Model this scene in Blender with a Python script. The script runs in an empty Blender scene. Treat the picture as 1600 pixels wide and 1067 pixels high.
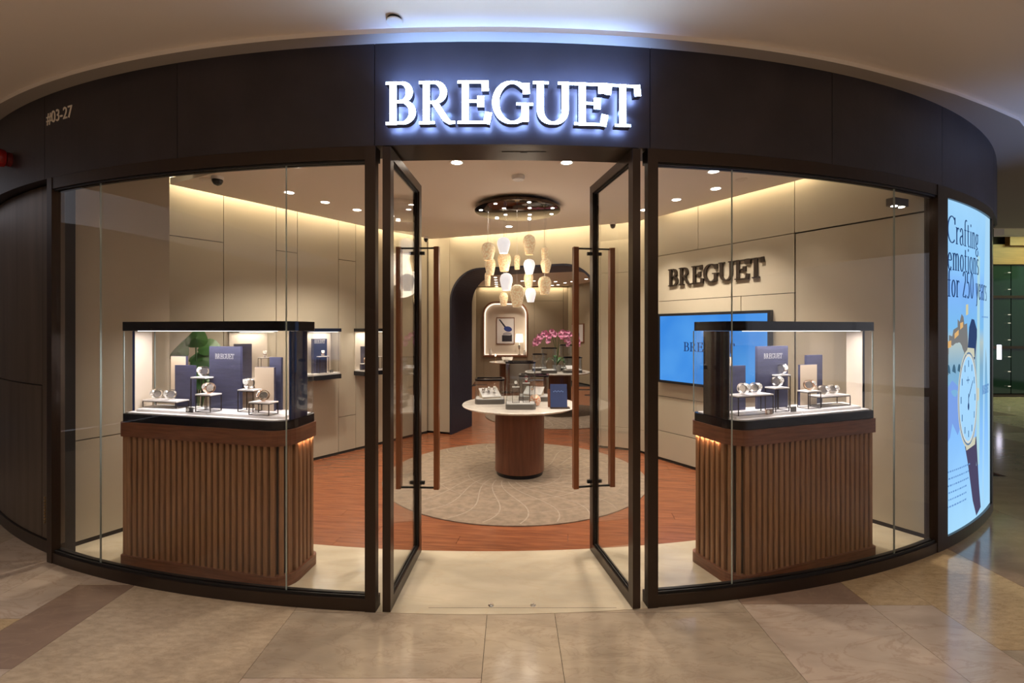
import bpy, math, random
from mathutils import Vector, Matrix
random.seed(7)
PI = math.pi
C = bpy.context.scene.collection
sc = bpy.context.scene
# ------------------------------------------------------------------ camera, world, light
CAM_H = 1.6
cd = bpy.data.cameras.new('camera'); cam = bpy.data.objects.new('camera', cd); C.objects.link(cam)
cam.location = (0, 0, CAM_H); cam.rotation_euler = (PI/2, 0, 0)
cd.sensor_width = 36; cd.lens = 745/1600*36; cd.shift_y = -(533.5-515)/1600; cd.clip_start = .05
sc.camera = cam
w = bpy.data.worlds.new('World'); sc.world = w; w.use_nodes = True
w.node_tree.nodes['Background'].inputs[0].default_value = (.62, .60, .66, 1)
w.node_tree.nodes['Background'].inputs[1].default_value = .36
sc.view_settings.view_transform = 'Standard'; sc.view_settings.look = 'None'
sc.view_settings.gamma = 1; sc.view_settings.use_curve_mapping = False
sc.cycles.transparent_max_bounces = 40
sc.view_settings.exposure = .9
WARM = (1, .86, .70); COOL = (.55, .72, 1)

def lamp(kind, name, loc, energy, color, size=.05, rot=(0, 0, 0), **k):
    l = bpy.data.lights.new(name, kind); l.energy = energy; l.color = color
    if kind == 'AREA':
        l.shape = k.get('shape', 'RECTANGLE'); l.size = size; l.size_y = k.get('size_y', size)
        l.spread = k.get('spread', PI)
    else:
        l.shadow_soft_size = size
    if kind == 'SPOT': l.spot_size = k.get('angle', 1.4); l.spot_blend = k.get('blend', .8)
    o = bpy.data.objects.new(name, l); C.objects.link(o); o.location = loc; o.rotation_euler = rot
    return o
# mall downlights outside the shop (warm), then unseen fill lamps added for tint and brightness
for x, y, e in [(-.95, 1.2, 34), (.95, 1.2, 34), (-3.3, 1.3, 26), (3.3, 1.3, 15), (-1.6, -1.8, 80), (1.6, -1.8, 80), (5.6, 2.6, 40), (-5.4, 1.8, 12)]:
    lamp('SPOT', 'mall_downlight_lamp', (x, y, 3.18), e*1.6, (1, .84, .68), .05, angle=1.75, blend=1)
sp = lamp('SPOT', 'fascia_blue_fill', (6.4, 1.6, 1.3), 160, (.25, .45, 1), .25, angle=.75, blend=1)  # unseen blue spot added to tint the right end of the fascia
sp.rotation_euler = Vector((4.1-6.4, 3.9-1.6, 2.75-1.3)).to_track_quat('-Z', 'Y').to_euler()
lamp('AREA', 'mall_ceiling_fill', (0, -1.6, 2.5), 78, (1, .84, .66), 11, (PI, 0, 0), size_y=.5)  # unseen upward lamp added behind the camera to brighten the mall ceiling
lamp('AREA', 'hall_fill', (12.8, 9.6, 3.9), 130, (.75, .95, .45), 2.0, (0, 0, 0))  # unseen lamp added to brighten the hall and its wood bulkhead

# ------------------------------------------------------------------ mesh helper
class MB:
    def __init__(s): s.v = []; s.f = []; s.uv = None
    def add(s, vs, fs):
        n = len(s.v); s.v += [tuple(q) for q in vs]; s.f += [tuple(i+n for i in q) for q in fs]; return s
    def box(s, x0, x1, y0, y1, z0, z1, rz=0, c=None, rx=0):
        vs = [Vector((x, y, z)) for z in (z0, z1) for x, y in ((x0, y0), (x1, y0), (x1, y1), (x0, y1))]
        if rz or rx:
            c = Vector(c if c else ((x0+x1)/2, (y0+y1)/2, z0))
            m = Matrix.Rotation(rz, 3, 'Z') @ Matrix.Rotation(rx, 3, 'X')
            vs = [m @ (q-c) + c for q in vs]
        return s.add(vs, [(3, 2, 1, 0), (4, 5, 6, 7), (0, 1, 5, 4), (1, 2, 6, 5), (2, 3, 7, 6), (3, 0, 4, 7)])
    def prism(s, poly, z0, z1):                     # poly counter-clockwise from above
        n = len(poly)
        z0f = z0 if callable(z0) else (lambda p: z0)
        vs = [(p[0], p[1], z0f(p)) for p in poly] + [(p[0], p[1], z1) for p in poly]
        return s.add(vs, [tuple(range(n))[::-1], tuple(range(n, 2*n))] + [(i, (i+1) % n, n+(i+1) % n, n+i) for i in range(n)])
    def ring(s, outer, inner, z0, z1):              # closed wall between two matching loops
        n = len(outer)
        vs = [(p[0], p[1], z) for z in (z0, z1) for p in outer] + [(p[0], p[1], z) for z in (z0, z1) for p in inner]
        f = []
        for i in range(n):
            j = (i+1) % n
            f += [(i, j, n+j, n+i), (2*n+j, 2*n+i, 3*n+i, 3*n+j), (n+i, n+j, 3*n+j, 3*n+i), (j, i, 2*n+i, 2*n+j)]
        return s.add(vs, f)
    def lathe(s, prof, seg=24, c=(0, 0, 0), sx=1, sy=1):
        n = len(prof); vs = []
        for k in range(seg):
            a = 2*PI*k/seg
            vs += [(c[0]+r*math.cos(a)*sx, c[1]+r*math.sin(a)*sy, c[2]+z) for r, z in prof]
        f = []
        for k in range(seg):
            k2 = (k+1) % seg
            f += [(k*n+i, k2*n+i, k2*n+i+1, k*n+i+1) for i in range(n-1)]
        return s.add(vs, f)
    def tube(s, path, r, seg=8, closed=False):
        P = [Vector(p) for p in path]; n = len(P); vs = []
        for i, p in enumerate(P):
            if closed: t = P[(i+1) % n]-P[i-1]
            else: t = P[min(i+1, n-1)]-P[max(i-1, 0)]
            t.normalize(); a = Vector((0, 0, 1)) if abs(t.z) < .9 else Vector((1, 0, 0))
            u = t.cross(a).normalized(); v = t.cross(u)
            rr = r[i] if isinstance(r, (list, tuple)) else r
            vs += [p+(u*math.cos(2*PI*k/seg)+v*math.sin(2*PI*k/seg))*rr for k in range(seg)]
        f = []
        for i in range(n if closed else n-1):
            j = (i+1) % n
            f += [(i*seg+k, i*seg+(k+1) % seg, j*seg+(k+1) % seg, j*seg+k) for k in range(seg)]
        if not closed: f += [tuple(range(seg)), tuple((n-1)*seg+k for k in range(seg))[::-1]]
        return s.add(vs, f)
    def build(s, name, mat, parent=None, smooth=False, **tags):
        off = Vector((0, 0, 0))
        if parent is not None:
            r = parent
            while r.parent: r = r.parent
            off = Vector(r.location)
        me = bpy.data.meshes.new(name)
        me.from_pydata([tuple(Vector(q)-off) for q in s.v], [], s.f)
        me.materials.append(mat); me.update()
        if smooth:
            me.polygons.foreach_set('use_smooth', [True]*len(me.polygons)); me.set_sharp_from_angle(angle=math.radians(38))
        o = bpy.data.objects.new(name, me); C.objects.link(o)
        if parent is not None: o.parent = parent
        for k, q in tags.items(): o[k] = q
        if smooth == 'auto':
            pass
        return o

def thing(name, loc, label, cat, group=None, rz=0):
    o = bpy.data.objects.new(name, None); C.objects.link(o); o.location = loc; o.rotation_euler = (0, 0, rz)
    o.empty_display_size = .05
    o['label'] = label; o['category'] = cat
    if group: o['group'] = group
    return o
def clone(root, loc, rz, label, group=None):
    r = root.copy(); C.objects.link(r); r.location = loc; r.rotation_euler = (0, 0, rz); r['label'] = label
    if group: r['group'] = group
    for ch in list(root.children):
        c = ch.copy(); C.objects.link(c); c.parent = r
        for g in ch.children:
            d = g.copy(); C.objects.link(d); d.parent = c
    return r

# ------------------------------------------------------------------ materials
def mat(name, col, rough=.5, metal=0, emit=None, es=0, var=0, scale=8, bump=0, bscale=60, stretch=(1, 1, 1), col2=None, coat=0, spec=.5, rough_var=0):
    m = bpy.data.materials.new(name); m.use_nodes = True; nt = m.node_tree; b = nt.nodes['Principled BSDF']
    b.inputs['Base Color'].default_value = (*col, 1); b.inputs['Roughness'].default_value = rough
    b.inputs['Metallic'].default_value = metal; b.inputs['Coat Weight'].default_value = coat
    b.inputs['Coat Roughness'].default_value = .06
    b.inputs['Specular IOR Level'].default_value = spec
    if emit: b.inputs['Emission Color'].default_value = (*emit, 1); b.inputs['Emission Strength'].default_value = es
    if var or bump or rough_var:
        tc = nt.nodes.new('ShaderNodeTexCoord'); mp = nt.nodes.new('ShaderNodeMapping'); mp.inputs['Scale'].default_value = stretch
        oi = nt.nodes.new('ShaderNodeObjectInfo'); ad = nt.nodes.new('ShaderNodeVectorMath'); ad.operation = 'ADD'
        sc_ = nt.nodes.new('ShaderNodeVectorMath'); sc_.operation = 'SCALE'; sc_.inputs['Scale'].default_value = 37
        cb = nt.nodes.new('ShaderNodeCombineXYZ')
        for k in range(3): nt.links.new(oi.outputs['Random'], cb.inputs[k])
        nt.links.new(cb.outputs[0], sc_.inputs[0]); nt.links.new(tc.outputs['Object'], ad.inputs[0]); nt.links.new(sc_.outputs[0], ad.inputs[1])
        nt.links.new(ad.outputs[0], mp.inputs[0])
        if var:
            nz = nt.nodes.new('ShaderNodeTexNoise'); nz.inputs['Scale'].default_value = scale; nz.inputs['Detail'].default_value = 6
            nt.links.new(mp.outputs[0], nz.inputs['Vector'])
            rp = nt.nodes.new('ShaderNodeValToRGB'); rp.color_ramp.elements[0].position = .3; rp.color_ramp.elements[1].position = .7
            c2 = col2 or tuple(max(0, c*(1-var)) for c in col)
            rp.color_ramp.elements[0].color = (*c2, 1); rp.color_ramp.elements[1].color = (*col, 1)
            nt.links.new(nz.outputs['Fac'], rp.inputs[0]); nt.links.new(rp.outputs[0], b.inputs['Base Color'])
            if rough_var:
                mr = nt.nodes.new('ShaderNodeMapRange'); mr.inputs['To Min'].default_value = rough; mr.inputs['To Max'].default_value = rough+rough_var
                nt.links.new(nz.outputs['Fac'], mr.inputs['Value']); nt.links.new(mr.outputs[0], b.inputs['Roughness'])
        if bump:
            n2 = nt.nodes.new('ShaderNodeTexNoise'); n2.inputs['Scale'].default_value = bscale; n2.inputs['Detail'].default_value = 4
            nt.links.new(mp.outputs[0], n2.inputs['Vector']); bp = nt.nodes.new('ShaderNodeBump'); bp.inputs['Strength'].default_value = bump
            bp.inputs['Distance'].default_value = .01
            nt.links.new(n2.outputs['Fac'], bp.inputs['Height']); nt.links.new(bp.outputs[0], b.inputs['Normal'])
    return m
def emis(name, col, s):
    m = bpy.data.materials.new(name); m.use_nodes = True; nt = m.node_tree; nt.nodes.clear()
    e = nt.nodes.new('ShaderNodeEmission'); e.inputs[0].default_value = (*col, 1); e.inputs[1].default_value = s
    o = nt.nodes.new('ShaderNodeOutputMaterial'); nt.links.new(e.outputs[0], o.inputs[0]); return m
def glassmat(name, tint=(1, 1, 1), f0=.04, rough=0.0, k5=.9):
    m = bpy.data.materials.new(name); m.use_nodes = True; nt = m.node_tree; nt.nodes.clear()
    t = nt.nodes.new('ShaderNodeBsdfTransparent'); t.inputs[0].default_value = (*tint, 1)
    g = nt.nodes.new('ShaderNodeBsdfGlossy'); g.inputs['Roughness'].default_value = rough
    ge = nt.nodes.new('ShaderNodeNewGeometry'); dt = nt.nodes.new('ShaderNodeVectorMath'); dt.operation = 'DOT_PRODUCT'
    nt.links.new(ge.outputs['Normal'], dt.inputs[0]); nt.links.new(ge.outputs['Incoming'], dt.inputs[1])
    def mth(op, a, b=None):
        n = nt.nodes.new('ShaderNodeMath'); n.operation = op
        for i, q in enumerate((a, b)):
            if q is None: continue
            if isinstance(q, (int, float)): n.inputs[i].default_value = q
            else: nt.links.new(q, n.inputs[i])
        return n.outputs[0]
    c = mth('ABSOLUTE', dt.outputs['Value']); u = mth('SUBTRACT', 1.0, c); p5 = mth('POWER', u, 5.0)   # Schlick
    fac = mth('ADD', mth('MULTIPLY', p5, k5*(1-f0)), f0)
    mx = nt.nodes.new('ShaderNodeMixShader'); o = nt.nodes.new('ShaderNodeOutputMaterial')
    nt.links.new(fac, mx.inputs[0]); nt.links.new(t.outputs[0], mx.inputs[1]); nt.links.new(g.outputs[0], mx.inputs[2])
    nt.links.new(mx.outputs[0], o.inputs[0]); return m
def marble(name, base, vein, rough=.12, vs=1.2, amt=.5, fine=None):
    m = bpy.data.materials.new(name); m.use_nodes = True; nt = m.node_tree; b = nt.nodes['Principled BSDF']
    b.inputs['Roughness'].default_value = rough; b.inputs['Specular IOR Level'].default_value = .45
    tc = nt.nodes.new('ShaderNodeTexCoord'); oi = nt.nodes.new('ShaderNodeObjectInfo')
    cb = nt.nodes.new('ShaderNodeCombineXYZ'); 
    for k in range(3): nt.links.new(oi.outputs['Random'], cb.inputs[k])
    s_ = nt.nodes.new('ShaderNodeVectorMath'); s_.operation = 'SCALE'; s_.inputs['Scale'].default_value = 41
    ad = nt.nodes.new('ShaderNodeVectorMath'); ad.operation = 'ADD'
    nt.links.new(cb.outputs[0], s_.inputs[0]); nt.links.new(tc.outputs['Object'], ad.inputs[0]); nt.links.new(s_.outputs[0], ad.inputs[1])
    mp = nt.nodes.new('ShaderNodeMapping'); mp.inputs['Rotation'].default_value = (0, 0, .5); mp.inputs['Scale'].default_value = (1, 2.6, 1)
    nt.links.new(ad.outputs[0], mp.inputs[0])
    n1 = nt.nodes.new('ShaderNodeTexNoise'); n1.inputs['Scale'].default_value = vs*1.6; n1.inputs['Detail'].default_value = 10; n1.inputs['Roughness'].default_value = .62; n1.inputs['Distortion'].default_value = 1.4
    nt.links.new(mp.outputs[0], n1.inputs['Vector'])
    r1 = nt.nodes.new('ShaderNodeValToRGB'); e = r1.color_ramp.elements
    e[0].position = .47; e[0].color = (0, 0, 0, 1); e[1].position = .53; e[1].color = (0, 0, 0, 1)
    k = r1.color_ramp.elements.new(.5); k.color = (1, 1, 1, 1)
    nt.links.new(n1.outputs['Fac'], r1.inputs[0])
    n2 = nt.nodes.new('ShaderNodeTexNoise'); n2.inputs['Scale'].default_value = vs*2.2; n2.inputs['Detail'].default_value = 8
    nt.links.new(mp.outputs[0], n2.inputs['Vector'])
    mx = nt.nodes.new('ShaderNodeMix'); mx.data_type = 'RGBA'
    lo = tuple(c*.80 for c in base)
    mr = nt.nodes.new('ShaderNodeMapRange'); mr.inputs['From Min'].default_value = .35; mr.inputs['From Max'].default_value = .65
    nt.links.new(n2.outputs['Fac'], mr.inputs['Value']); nt.links.new(mr.outputs[0], mx.inputs['Factor'])
    mx.inputs[6].default_value = (*lo, 1); mx.inputs[7].default_value = (*base, 1)
    m2 = nt.nodes.new('ShaderNodeMix'); m2.data_type = 'RGBA'; mu = nt.nodes.new('ShaderNodeMath'); mu.operation = 'MULTIPLY'; mu.inputs[1].default_value = amt
    nt.links.new(r1.outputs[0], mu.inputs[0]); nt.links.new(mu.outputs[0], m2.inputs['Factor']); nt.links.new(mx.outputs[2], m2.inputs[6]); m2.inputs[7].default_value = (*vein, 1)
    nt.links.new(m2.outputs[2], b.inputs['Base Color'])
    return m

fascia_m = mat('bronze_fascia', (.042, .035, .042), .45, .2, var=.35, scale=3, bump=.05, bscale=25)
frame_m = mat('bronze_frame', (.045, .030, .022), .34, .6)
black_m = mat('black_gasket', (.006, .006, .007), .5)
doorm = mat('bronze_door', (.050, .034, .026), .28, .6)
steel = mat('steel', (.72, .72, .72), .18, 1)
brass = mat('brass', (.75, .58, .32), .3, 1)
ceil_m = mat('mall_ceiling_paint', (.78, .70, .62), .9)
lip_m = mat('mall_lip_paint', (.36, .32, .28), .8)
shopceil = mat('shop_ceiling_paint', (.78, .71, .62), .9)
shopup = mat('shop_upper_ceiling', (.6, .5, .4), .9)
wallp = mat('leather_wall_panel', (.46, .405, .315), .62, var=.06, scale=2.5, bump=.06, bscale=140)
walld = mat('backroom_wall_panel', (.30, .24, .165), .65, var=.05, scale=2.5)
gapm = mat('dark_backing', (.015, .012, .010), .8)  # near-black fill seen in the open joints
navy = mat('navy_arch', (.022, .022, .045), .5, var=.2, scale=20)
tileL = marble('pale_pink_marble', (.50, .405, .325), (.28, .19, .14), vs=1.3, amt=.4)
tileC = marble('cream_limestone', (.47, .375, .27), (.22, .15, .09), vs=7, amt=.30)
tileY = marble('golden_limestone', (.50, .37, .22), (.22, .13, .06), vs=7, amt=.4)
tileB = marble('brown_limestone', (.28, .195, .145), (.38, .27, .2), vs=1, amt=.2)
tileG = marble('grey_limestone', (.42, .345, .26), (.24, .17, .12), vs=2, amt=.35)
thresh = marble('cream_threshold', (.56, .49, .37), (.46, .36, .24), rough=.16, vs=.8, amt=.25)
def plankmat():
    m = mat('red_wood_plank', (.28, .098, .042), .26, var=.5, scale=3, stretch=(1.2, 14, 1), col2=(.15, .052, .026), bump=.03, bscale=30)
    return m
plank = plankmat()
rugm = mat('beige_rug', (.285, .215, .155), .95, var=.35, scale=14, bump=.7, bscale=180)
rugl = mat('rug_line', (.33, .265, .205), .95, var=.2, scale=30)
wood = mat('walnut_band', (.23, .090, .044), .42, var=.35, scale=3, stretch=(2, 2, 26), col2=(.13, .046, .022))
slat_m = mat('walnut_slat', (.37, .19, .092), .5, var=.4, scale=3, stretch=(24, 24, 1.2), col2=(.25, .12, .056))
corem = mat('walnut_core', (.035, .018, .010), .7)
wooddr = mat('walnut_drum', (.17, .062, .030), .36, var=.35, scale=4, stretch=(8, 8, .6), col2=(.11, .036, .018))
pull_m = mat('door_pull_wood', (.30, .10, .035), .35, var=.3, scale=3, stretch=(10, 10, 1))
hood = mat('black_lacquer', (.008, .008, .012), .16)
towerm = mat('blue_reflection_lacquer', (.012, .026, .090), .13)  # blue in the colour stands in for the television mirrored in the left ends
towerk = mat('black_end_lacquer', (.010, .010, .016), .13)
white = mat('white_deck', (.80, .77, .76), .4)
cream = mat('cream_panel', (.66, .57, .47), .6)
navyb = mat('navy_board', (.050, .052, .115), .55, var=.35, scale=9, stretch=(1, 1, 9), bump=.35, bscale=50)
creamb = mat('cream_board', (.62, .50, .37), .6)
wire = mat('dark_wire', (.05, .035, .03), .35, .6)
chrome = mat('polished_steel_watch', (.85, .83, .80), .14, 1)
rose = mat('rose_gold_watch', (.85, .60, .45), .18, 1)
cushion_m = mat('steel_cushion', (.58, .56, .54), .22, .9)
dialm = mat('white_dial', (.85, .83, .78), .35)
strapr = mat('red_strap', (.4, .03, .03), .5)
darkleather = mat('dark_strap', (.03, .02, .02), .5)
vglass = glassmat('vitrine_glass', (.97, .99, 1), .085)
glass = glassmat('clear_glass', (1, 1, 1), .045)
winglass = glassmat('window_glass', (.985, .992, .99), .022)
edgeglass = mat('glass_edge', (.34, .40, .38), .12, 0, spec=.8)
marblew = marble('white_marble', (.78, .74, .68), (.45, .42, .4), rough=.15, vs=2.2, amt=.5)
spotm = emis('downlight_glow', (1, .88, .72), 14)
spotw = emis('warm_strip_glow', (1, .62, .40), 60)
casestrip = emis('case_strip_glow', (1, .95, .92), 2.2)
letterface = emis('sign_letter_glow', (.55, .74, 1), 14)
halo = emis('sign_halo_glow', (.30, .46, 1), 22)
whitepl = mat('white_plastic', (.8, .8, .8), .4)
darkpl = mat('dark_dome', (.01, .01, .012), .1)
redpl = mat('red_plastic', (.32, .012, .010), .2)
canopym = mat('dark_mirror', (.10, .075, .06), .06, 1)
greym = mat('grey_base', (.13, .12, .11), .35, .4)
leaf = mat('green_leaf', (.035, .13, .022), .4, var=.4, scale=9)
pink = mat('orchid_pink', (.80, .20, .44), .5, var=.5, scale=30, col2=(.92, .55, .70))
pot_m = mat('pot_glaze', (.35, .34, .32), .3)
gfab = mat('grey_fabric', (.27, .22, .175), .8, var=.2, scale=60)
darkgreen = mat('dark_green_glazing', (.008, .025, .018), .08)
bulk = mat('wood_bulkhead', (.26, .12, .035), .5, var=.3, scale=2, stretch=(1, 1, 12))
tvb = mat('tv_bezel', (.008, .008, .010), .3)

# ------------------------------------------------------------------ facade curve
def fy(x): return .00076*x**4+.0009*x**3+.06176*x*x+.02393*x+2.6816
CV = [(x*.05, fy(x*.05)) for x in range(-120, 95)]
CV += [(4.83, 4.745), (4.96, 4.91), (5.08, 5.11), (5.18, 5.35), (5.25, 5.62), (5.28, 5.95), (5.28, 7.5)]
CS = [0.0]
for a, b in zip(CV, CV[1:]): CS.append(CS[-1]+math.dist(a, b))
i0 = 120; base_s = CS[i0]; CS = [q-base_s for q in CS]
def s_of_x(x):
    for i in range(len(CV)-1):
        if CV[i][0] <= x <= CV[i+1][0]:
            t = (x-CV[i][0])/(CV[i+1][0]-CV[i][0]); return CS[i]+t*(CS[i+1]-CS[i])
    return CS[-1]
def P(s, off=0):
    s = min(max(s, CS[0]), CS[-1]); i = 0
    import bisect
    i = min(max(bisect.bisect(CS, s)-1, 0), len(CV)-2)
    t = (s-CS[i])/(CS[i+1]-CS[i]); a, b = CV[i], CV[i+1]
    x = a[0]+t*(b[0]-a[0]); y = a[1]+t*(b[1]-a[1])
    def tg(k):
        k0, k1 = max(k-1, 0), min(k+1, len(CV)-1); d = Vector((CV[k1][0]-CV[k0][0], CV[k1][1]-CV[k0][1])); return d.normalized()
    d = (tg(i)*(1-t)+tg(i+1)*t).normalized()
    return (x+d.y*off, y-d.x*off)          # off > 0 : towards the mall
def samples(s0, s1, step=.08):
    n = max(1, int(math.ceil((s1-s0)/step))); return [s0+(s1-s0)*k/n for k in range(n+1)]
def arcbox(mb, s0, s1, o_out, o_in, z0, z1, step=.08):
    S = samples(s0, s1, step); n = len(S)
    lo = [P(s, o_out) for s in S]; hi = [P(s, o_in) for s in S]
    return mb.prism(lo+hi[::-1], z0, z1) if n < 3 else _arc(mb, lo, hi, z0, z1)
def _arc(mb, lo, hi, z0, z1):
    n = len(lo); vs = []
    for a, b in zip(lo, hi): vs += [(*a, z0), (*b, z0), (*b, z1), (*a, z1)]
    f = [(0, 3, 2, 1), (4*n-4, 4*n-3, 4*n-2, 4*n-1)]
    for i in range(n-1):
        a = 4*i; b = a+4
        f += [(a, b, b+3, a+3), (a+1, a+2, b+2, b+1), (a+3, b+3, b+2, a+2), (a, a+1, b+1, b)]
    return mb.add(vs, f)
SX = s_of_x

# ------------------------------------------------------------------ lettering (drawn stroke by stroke with a broad nib)
def arc(cx, cy, rx, ry, a0, a1, n=14):
    return [(cx+rx*math.cos(math.radians(a0+(a1-a0)*k/n)), cy+ry*math.sin(math.radians(a0+(a1-a0)*k/n))) for k in range(n+1)]
def sf(x0, x1, y): return [(x0, y), (x1, y)]
G = {
 'B': (.70, [[(.17, 0), (.17, 1)], [(.1, .965), (.34, .965)]+arc(.34, .75, .20, .215, 80, -80)+[(.17, .53)], [(.17, .53), (.36, .53)]+arc(.36, .285, .25, .25, 80, -80)+[(.1, .035)], sf(0, .3, .965), sf(0, .3, .035)]),
 'R': (.82, [[(.17, 0), (.17, 1)], [(.1, .965), (.34, .965)]+arc(.34, .735, .22, .23, 80, -80)+[(.17, .505)], [(.36, .50), (.60, .12), (.70, .035), (.82, .035)], sf(0, .3, .965), sf(0, .36, .035)]),
 'E': (.68, [[(.17, 0), (.17, 1)], sf(0, .59, .965), [(.585, 1), (.60, .76)], sf(.17, .49, .52), [(.50, .65), (.50, .39)], sf(0, .64, .035), [(.62, 0), (.67, .27)]]),
 'G': (.90, [arc(.45, .5, .38, .465, 48, 296, 26), [(.76, .95), (.77, .70)], [(.74, .06), (.74, .46)], sf(.54, .92, .465), arc(.45, .5, .38, .465, 296, 322, 4)]),
 'U': (.94, [[(.17, 1), (.17, .36)]+arc(.46, .34, .29, .305, 180, 360, 16)+[(.75, 1)], sf(0, .36, .965), sf(.58, .94, .965)]),
 'T': (.80, [[(.40, 0), (.40, 1)], sf(.03, .77, .965), [(.05, 1), (.02, .74)], [(.75, 1), (.78, .74)], sf(.2, .6, .035)]),
 'C': (.74, [arc(.42, .5, .38, .48, 52, 312, 26), [(.70, .96), (.71, .70)]]),
 'r': (.36, [[(.1, 0), (.1, .62)], [(.1, .42), (.18, .58), (.28, .61), (.34, .55)], sf(0, .22, .015), sf(0, .1, .61)]),
 'a': (.42, [arc(.18, .17, .14, .16, 60, 300, 12), [(.20, .34), (.32, .38)], arc(.19, .45, .13, .17, 170, 20, 10)+[(.32, .4), (.32, .08), (.41, .02)]]),
 'f': (.32, [[(.13, 0), (.13, .80)]+arc(.26, .82, .13, .17, 180, 50, 8), sf(.02, .28, .60), sf(.02, .26, .015)]),
 't': (.32, [[(.12, .84), (.12, .14), (.17, .03), (.24, .01), (.31, .05)], sf(.0, .28, .60)]),
 'i': (.22, [[(.11, 0), (.11, .62)], [(.11, .80), (.11, .90)], sf(.01, .22, .015), sf(.02, .11, .61)]),
 'n': (.46, [[(.1, 0), (.1, .62)], [(.1, .44)]+arc(.24, .44, .13, .18, 150, 0, 8)+[(.37, 0)], sf(0, .2, .015), sf(.28, .47, .015), sf(0, .1, .61)]),
 'm': (.70, [[(.1, 0), (.1, .62)], [(.1, .44)]+arc(.22, .44, .12, .18, 150, 0, 8)+[(.34, 0)], [(.34, .44)]+arc(.46, .44, .12, .18, 150, 0, 8)+[(.58, 0)], sf(0, .2, .015), sf(.26, .42, .015), sf(.5, .68, .015), sf(0, .1, .61)]),
 'g': (.44, [arc(.2, .41, .14, .19, 0, 360, 18), [(.12, .25), (.09, .14), (.2, .08), (.33, .04)], arc(.2, -.12, .17, .14, 60, 400, 18), [(.28, .56), (.42, .60)]]),
 'e': (.42, [sf(.07, .36, .35), arc(.22, .31, .15, .30, 8, 320, 20)]),
 'o': (.44, [arc(.21, .31, .16, .30, 0, 360, 24)]),
 's': (.34, [arc(.17, .45, .12, .15, 40, 210, 8)+[(.17, .32)]+arc(.17, .16, .12, .15, 60, -140, 10)]),
 'y': (.42, [[(.06, .62), (.22, .05)], [(.36, .62), (.16, -.22), (.05, -.26)], sf(0, .16, .61), sf(.28, .42, .61)]),
 '2': (.46, [arc(.21, .72, .15, .26, 160, -20, 12)+[(.06, .06)], [(.04, .04), (.40, .04)], [(.38, .0), (.40, .12)]]),
 '5': (.46, [[(.10, .96), (.10, .56)]+arc(.19, .31, .16, .30, 110, -130, 16), sf(.10, .36, .95)]),
 '0': (.46, [arc(.22, .5, .17, .48, 0, 360, 24)]),
 ' ': (.26, []),
}
def ribbon(path, th, tn):
    """list of quads (2-D) for one pen stroke; vertical runs are thick, horizontal runs thin"""
    closed = math.dist(path[0], path[-1]) < 1e-4
    L = []; R = []; n = len(path)
    for i, p in enumerate(path):
        a = path[i-1] if i > 0 else (path[-2] if closed else p); b = path[i+1] if i < n-1 else (path[1] if closed else p)
        dx, dy = b[0]-a[0], b[1]-a[1]; l = math.hypot(dx, dy) or 1; dx /= l; dy /= l
        hw = (tn+(th-tn)*abs(dy)**1.3)/2
        L.append((p[0]-dy*hw, p[1]+dx*hw)); R.append((p[0]+dy*hw, p[1]-dx*hw))
    return L, R
def glyph_mesh(mb, ch, x0, wdt, h, z, fn, th, tn, depth, faces='all'):
    """fn(a, z, d) maps letter space to the world"""
    gw, strokes = G[ch]; k = wdt/gw
    for st in strokes:
        L, R = ribbon([(x*k/h, y) for x, y in st], th, tn)
        m = len(L); vs = []
        for l, r in zip(L, R):
            for d in ((0, depth) if depth else (0,)):
                vs += [fn(x0+l[0]*h, z+l[1]*h, d), fn(x0+r[0]*h, z+r[1]*h, d)]
        q = 4 if depth else 2; f = []
        for i in range(m-1):
            a = i*q; b = a+q
            if depth:
                if faces in ('all', 'front'): f.append((a+2, a+3, b+3, b+2))
                if faces in ('all', 'back'): f.append((a+1, a, b, b+1))
                if faces in ('all', 'side'): f += [(a, a+2, b+2, b), (a+3, a+1, b+1, b+3)]
            else: f.append((a, a+1, b+1, b))
        if depth and faces in ('all', 'side'): e = (m-1)*4; f += [(0, 1, 3, 2), (e+1, e, e+2, e+3)]
        mb.add(vs, f)
POS = [(0, .74), (.80, 1.66), (1.72, 2.47), (2.55, 3.49), (3.51, 4.48), (4.50, 5.26), (5.29, 6.08)]   # BREGUET spacing in cap heights
def brand(fn, x0, h, z, wtot, cb=None, th=.185, tn=.07, depth=.0, m=None, parent=None):
    k = wtot/(6.08*h)
    one = MB()
    for ch, (a, b) in zip('BREGUET', POS):
        mb = MB() if cb else one
        glyph_mesh(mb, ch, x0+a*h*k, (b-a)*h*k, h, z, fn, th, tn, depth)
        if cb: cb(mb, ch, x0+a*h*k, (b-a)*h*k)
    if not cb: return one
def line_text(mb, text, x0, wtot, h, z, fn, th=.12, tn=.035, depth=0):
    W = sum(G[c][0]+.05 for c in text)-.05; k = wtot/W; x = x0
    for c in text:
        glyph_mesh(mb, c, x, G[c][0]*k, h, z, fn, th, tn, depth); x += (G[c][0]+.05)*k
def plain_text(body, size, fn, depth=.0):
    cu = bpy.data.curves.new('t', 'FONT'); cu.body = body; cu.size = size; cu.extrude = depth
    o = bpy.data.objects.new('t', cu); C.objects.link(o); bpy.context.view_layer.update()
    me = o.evaluated_get(bpy.context.evaluated_depsgraph_get()).to_mesh()
    mb = MB(); mb.add([fn(v.co.x, v.co.y, v.co.z) for v in me.vertices], [tuple(p.vertices) for p in me.polygons])
    bpy.data.objects.remove(o); return mb

# ================================================================== STRUCTURE
ST = dict(kind='structure')
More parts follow.
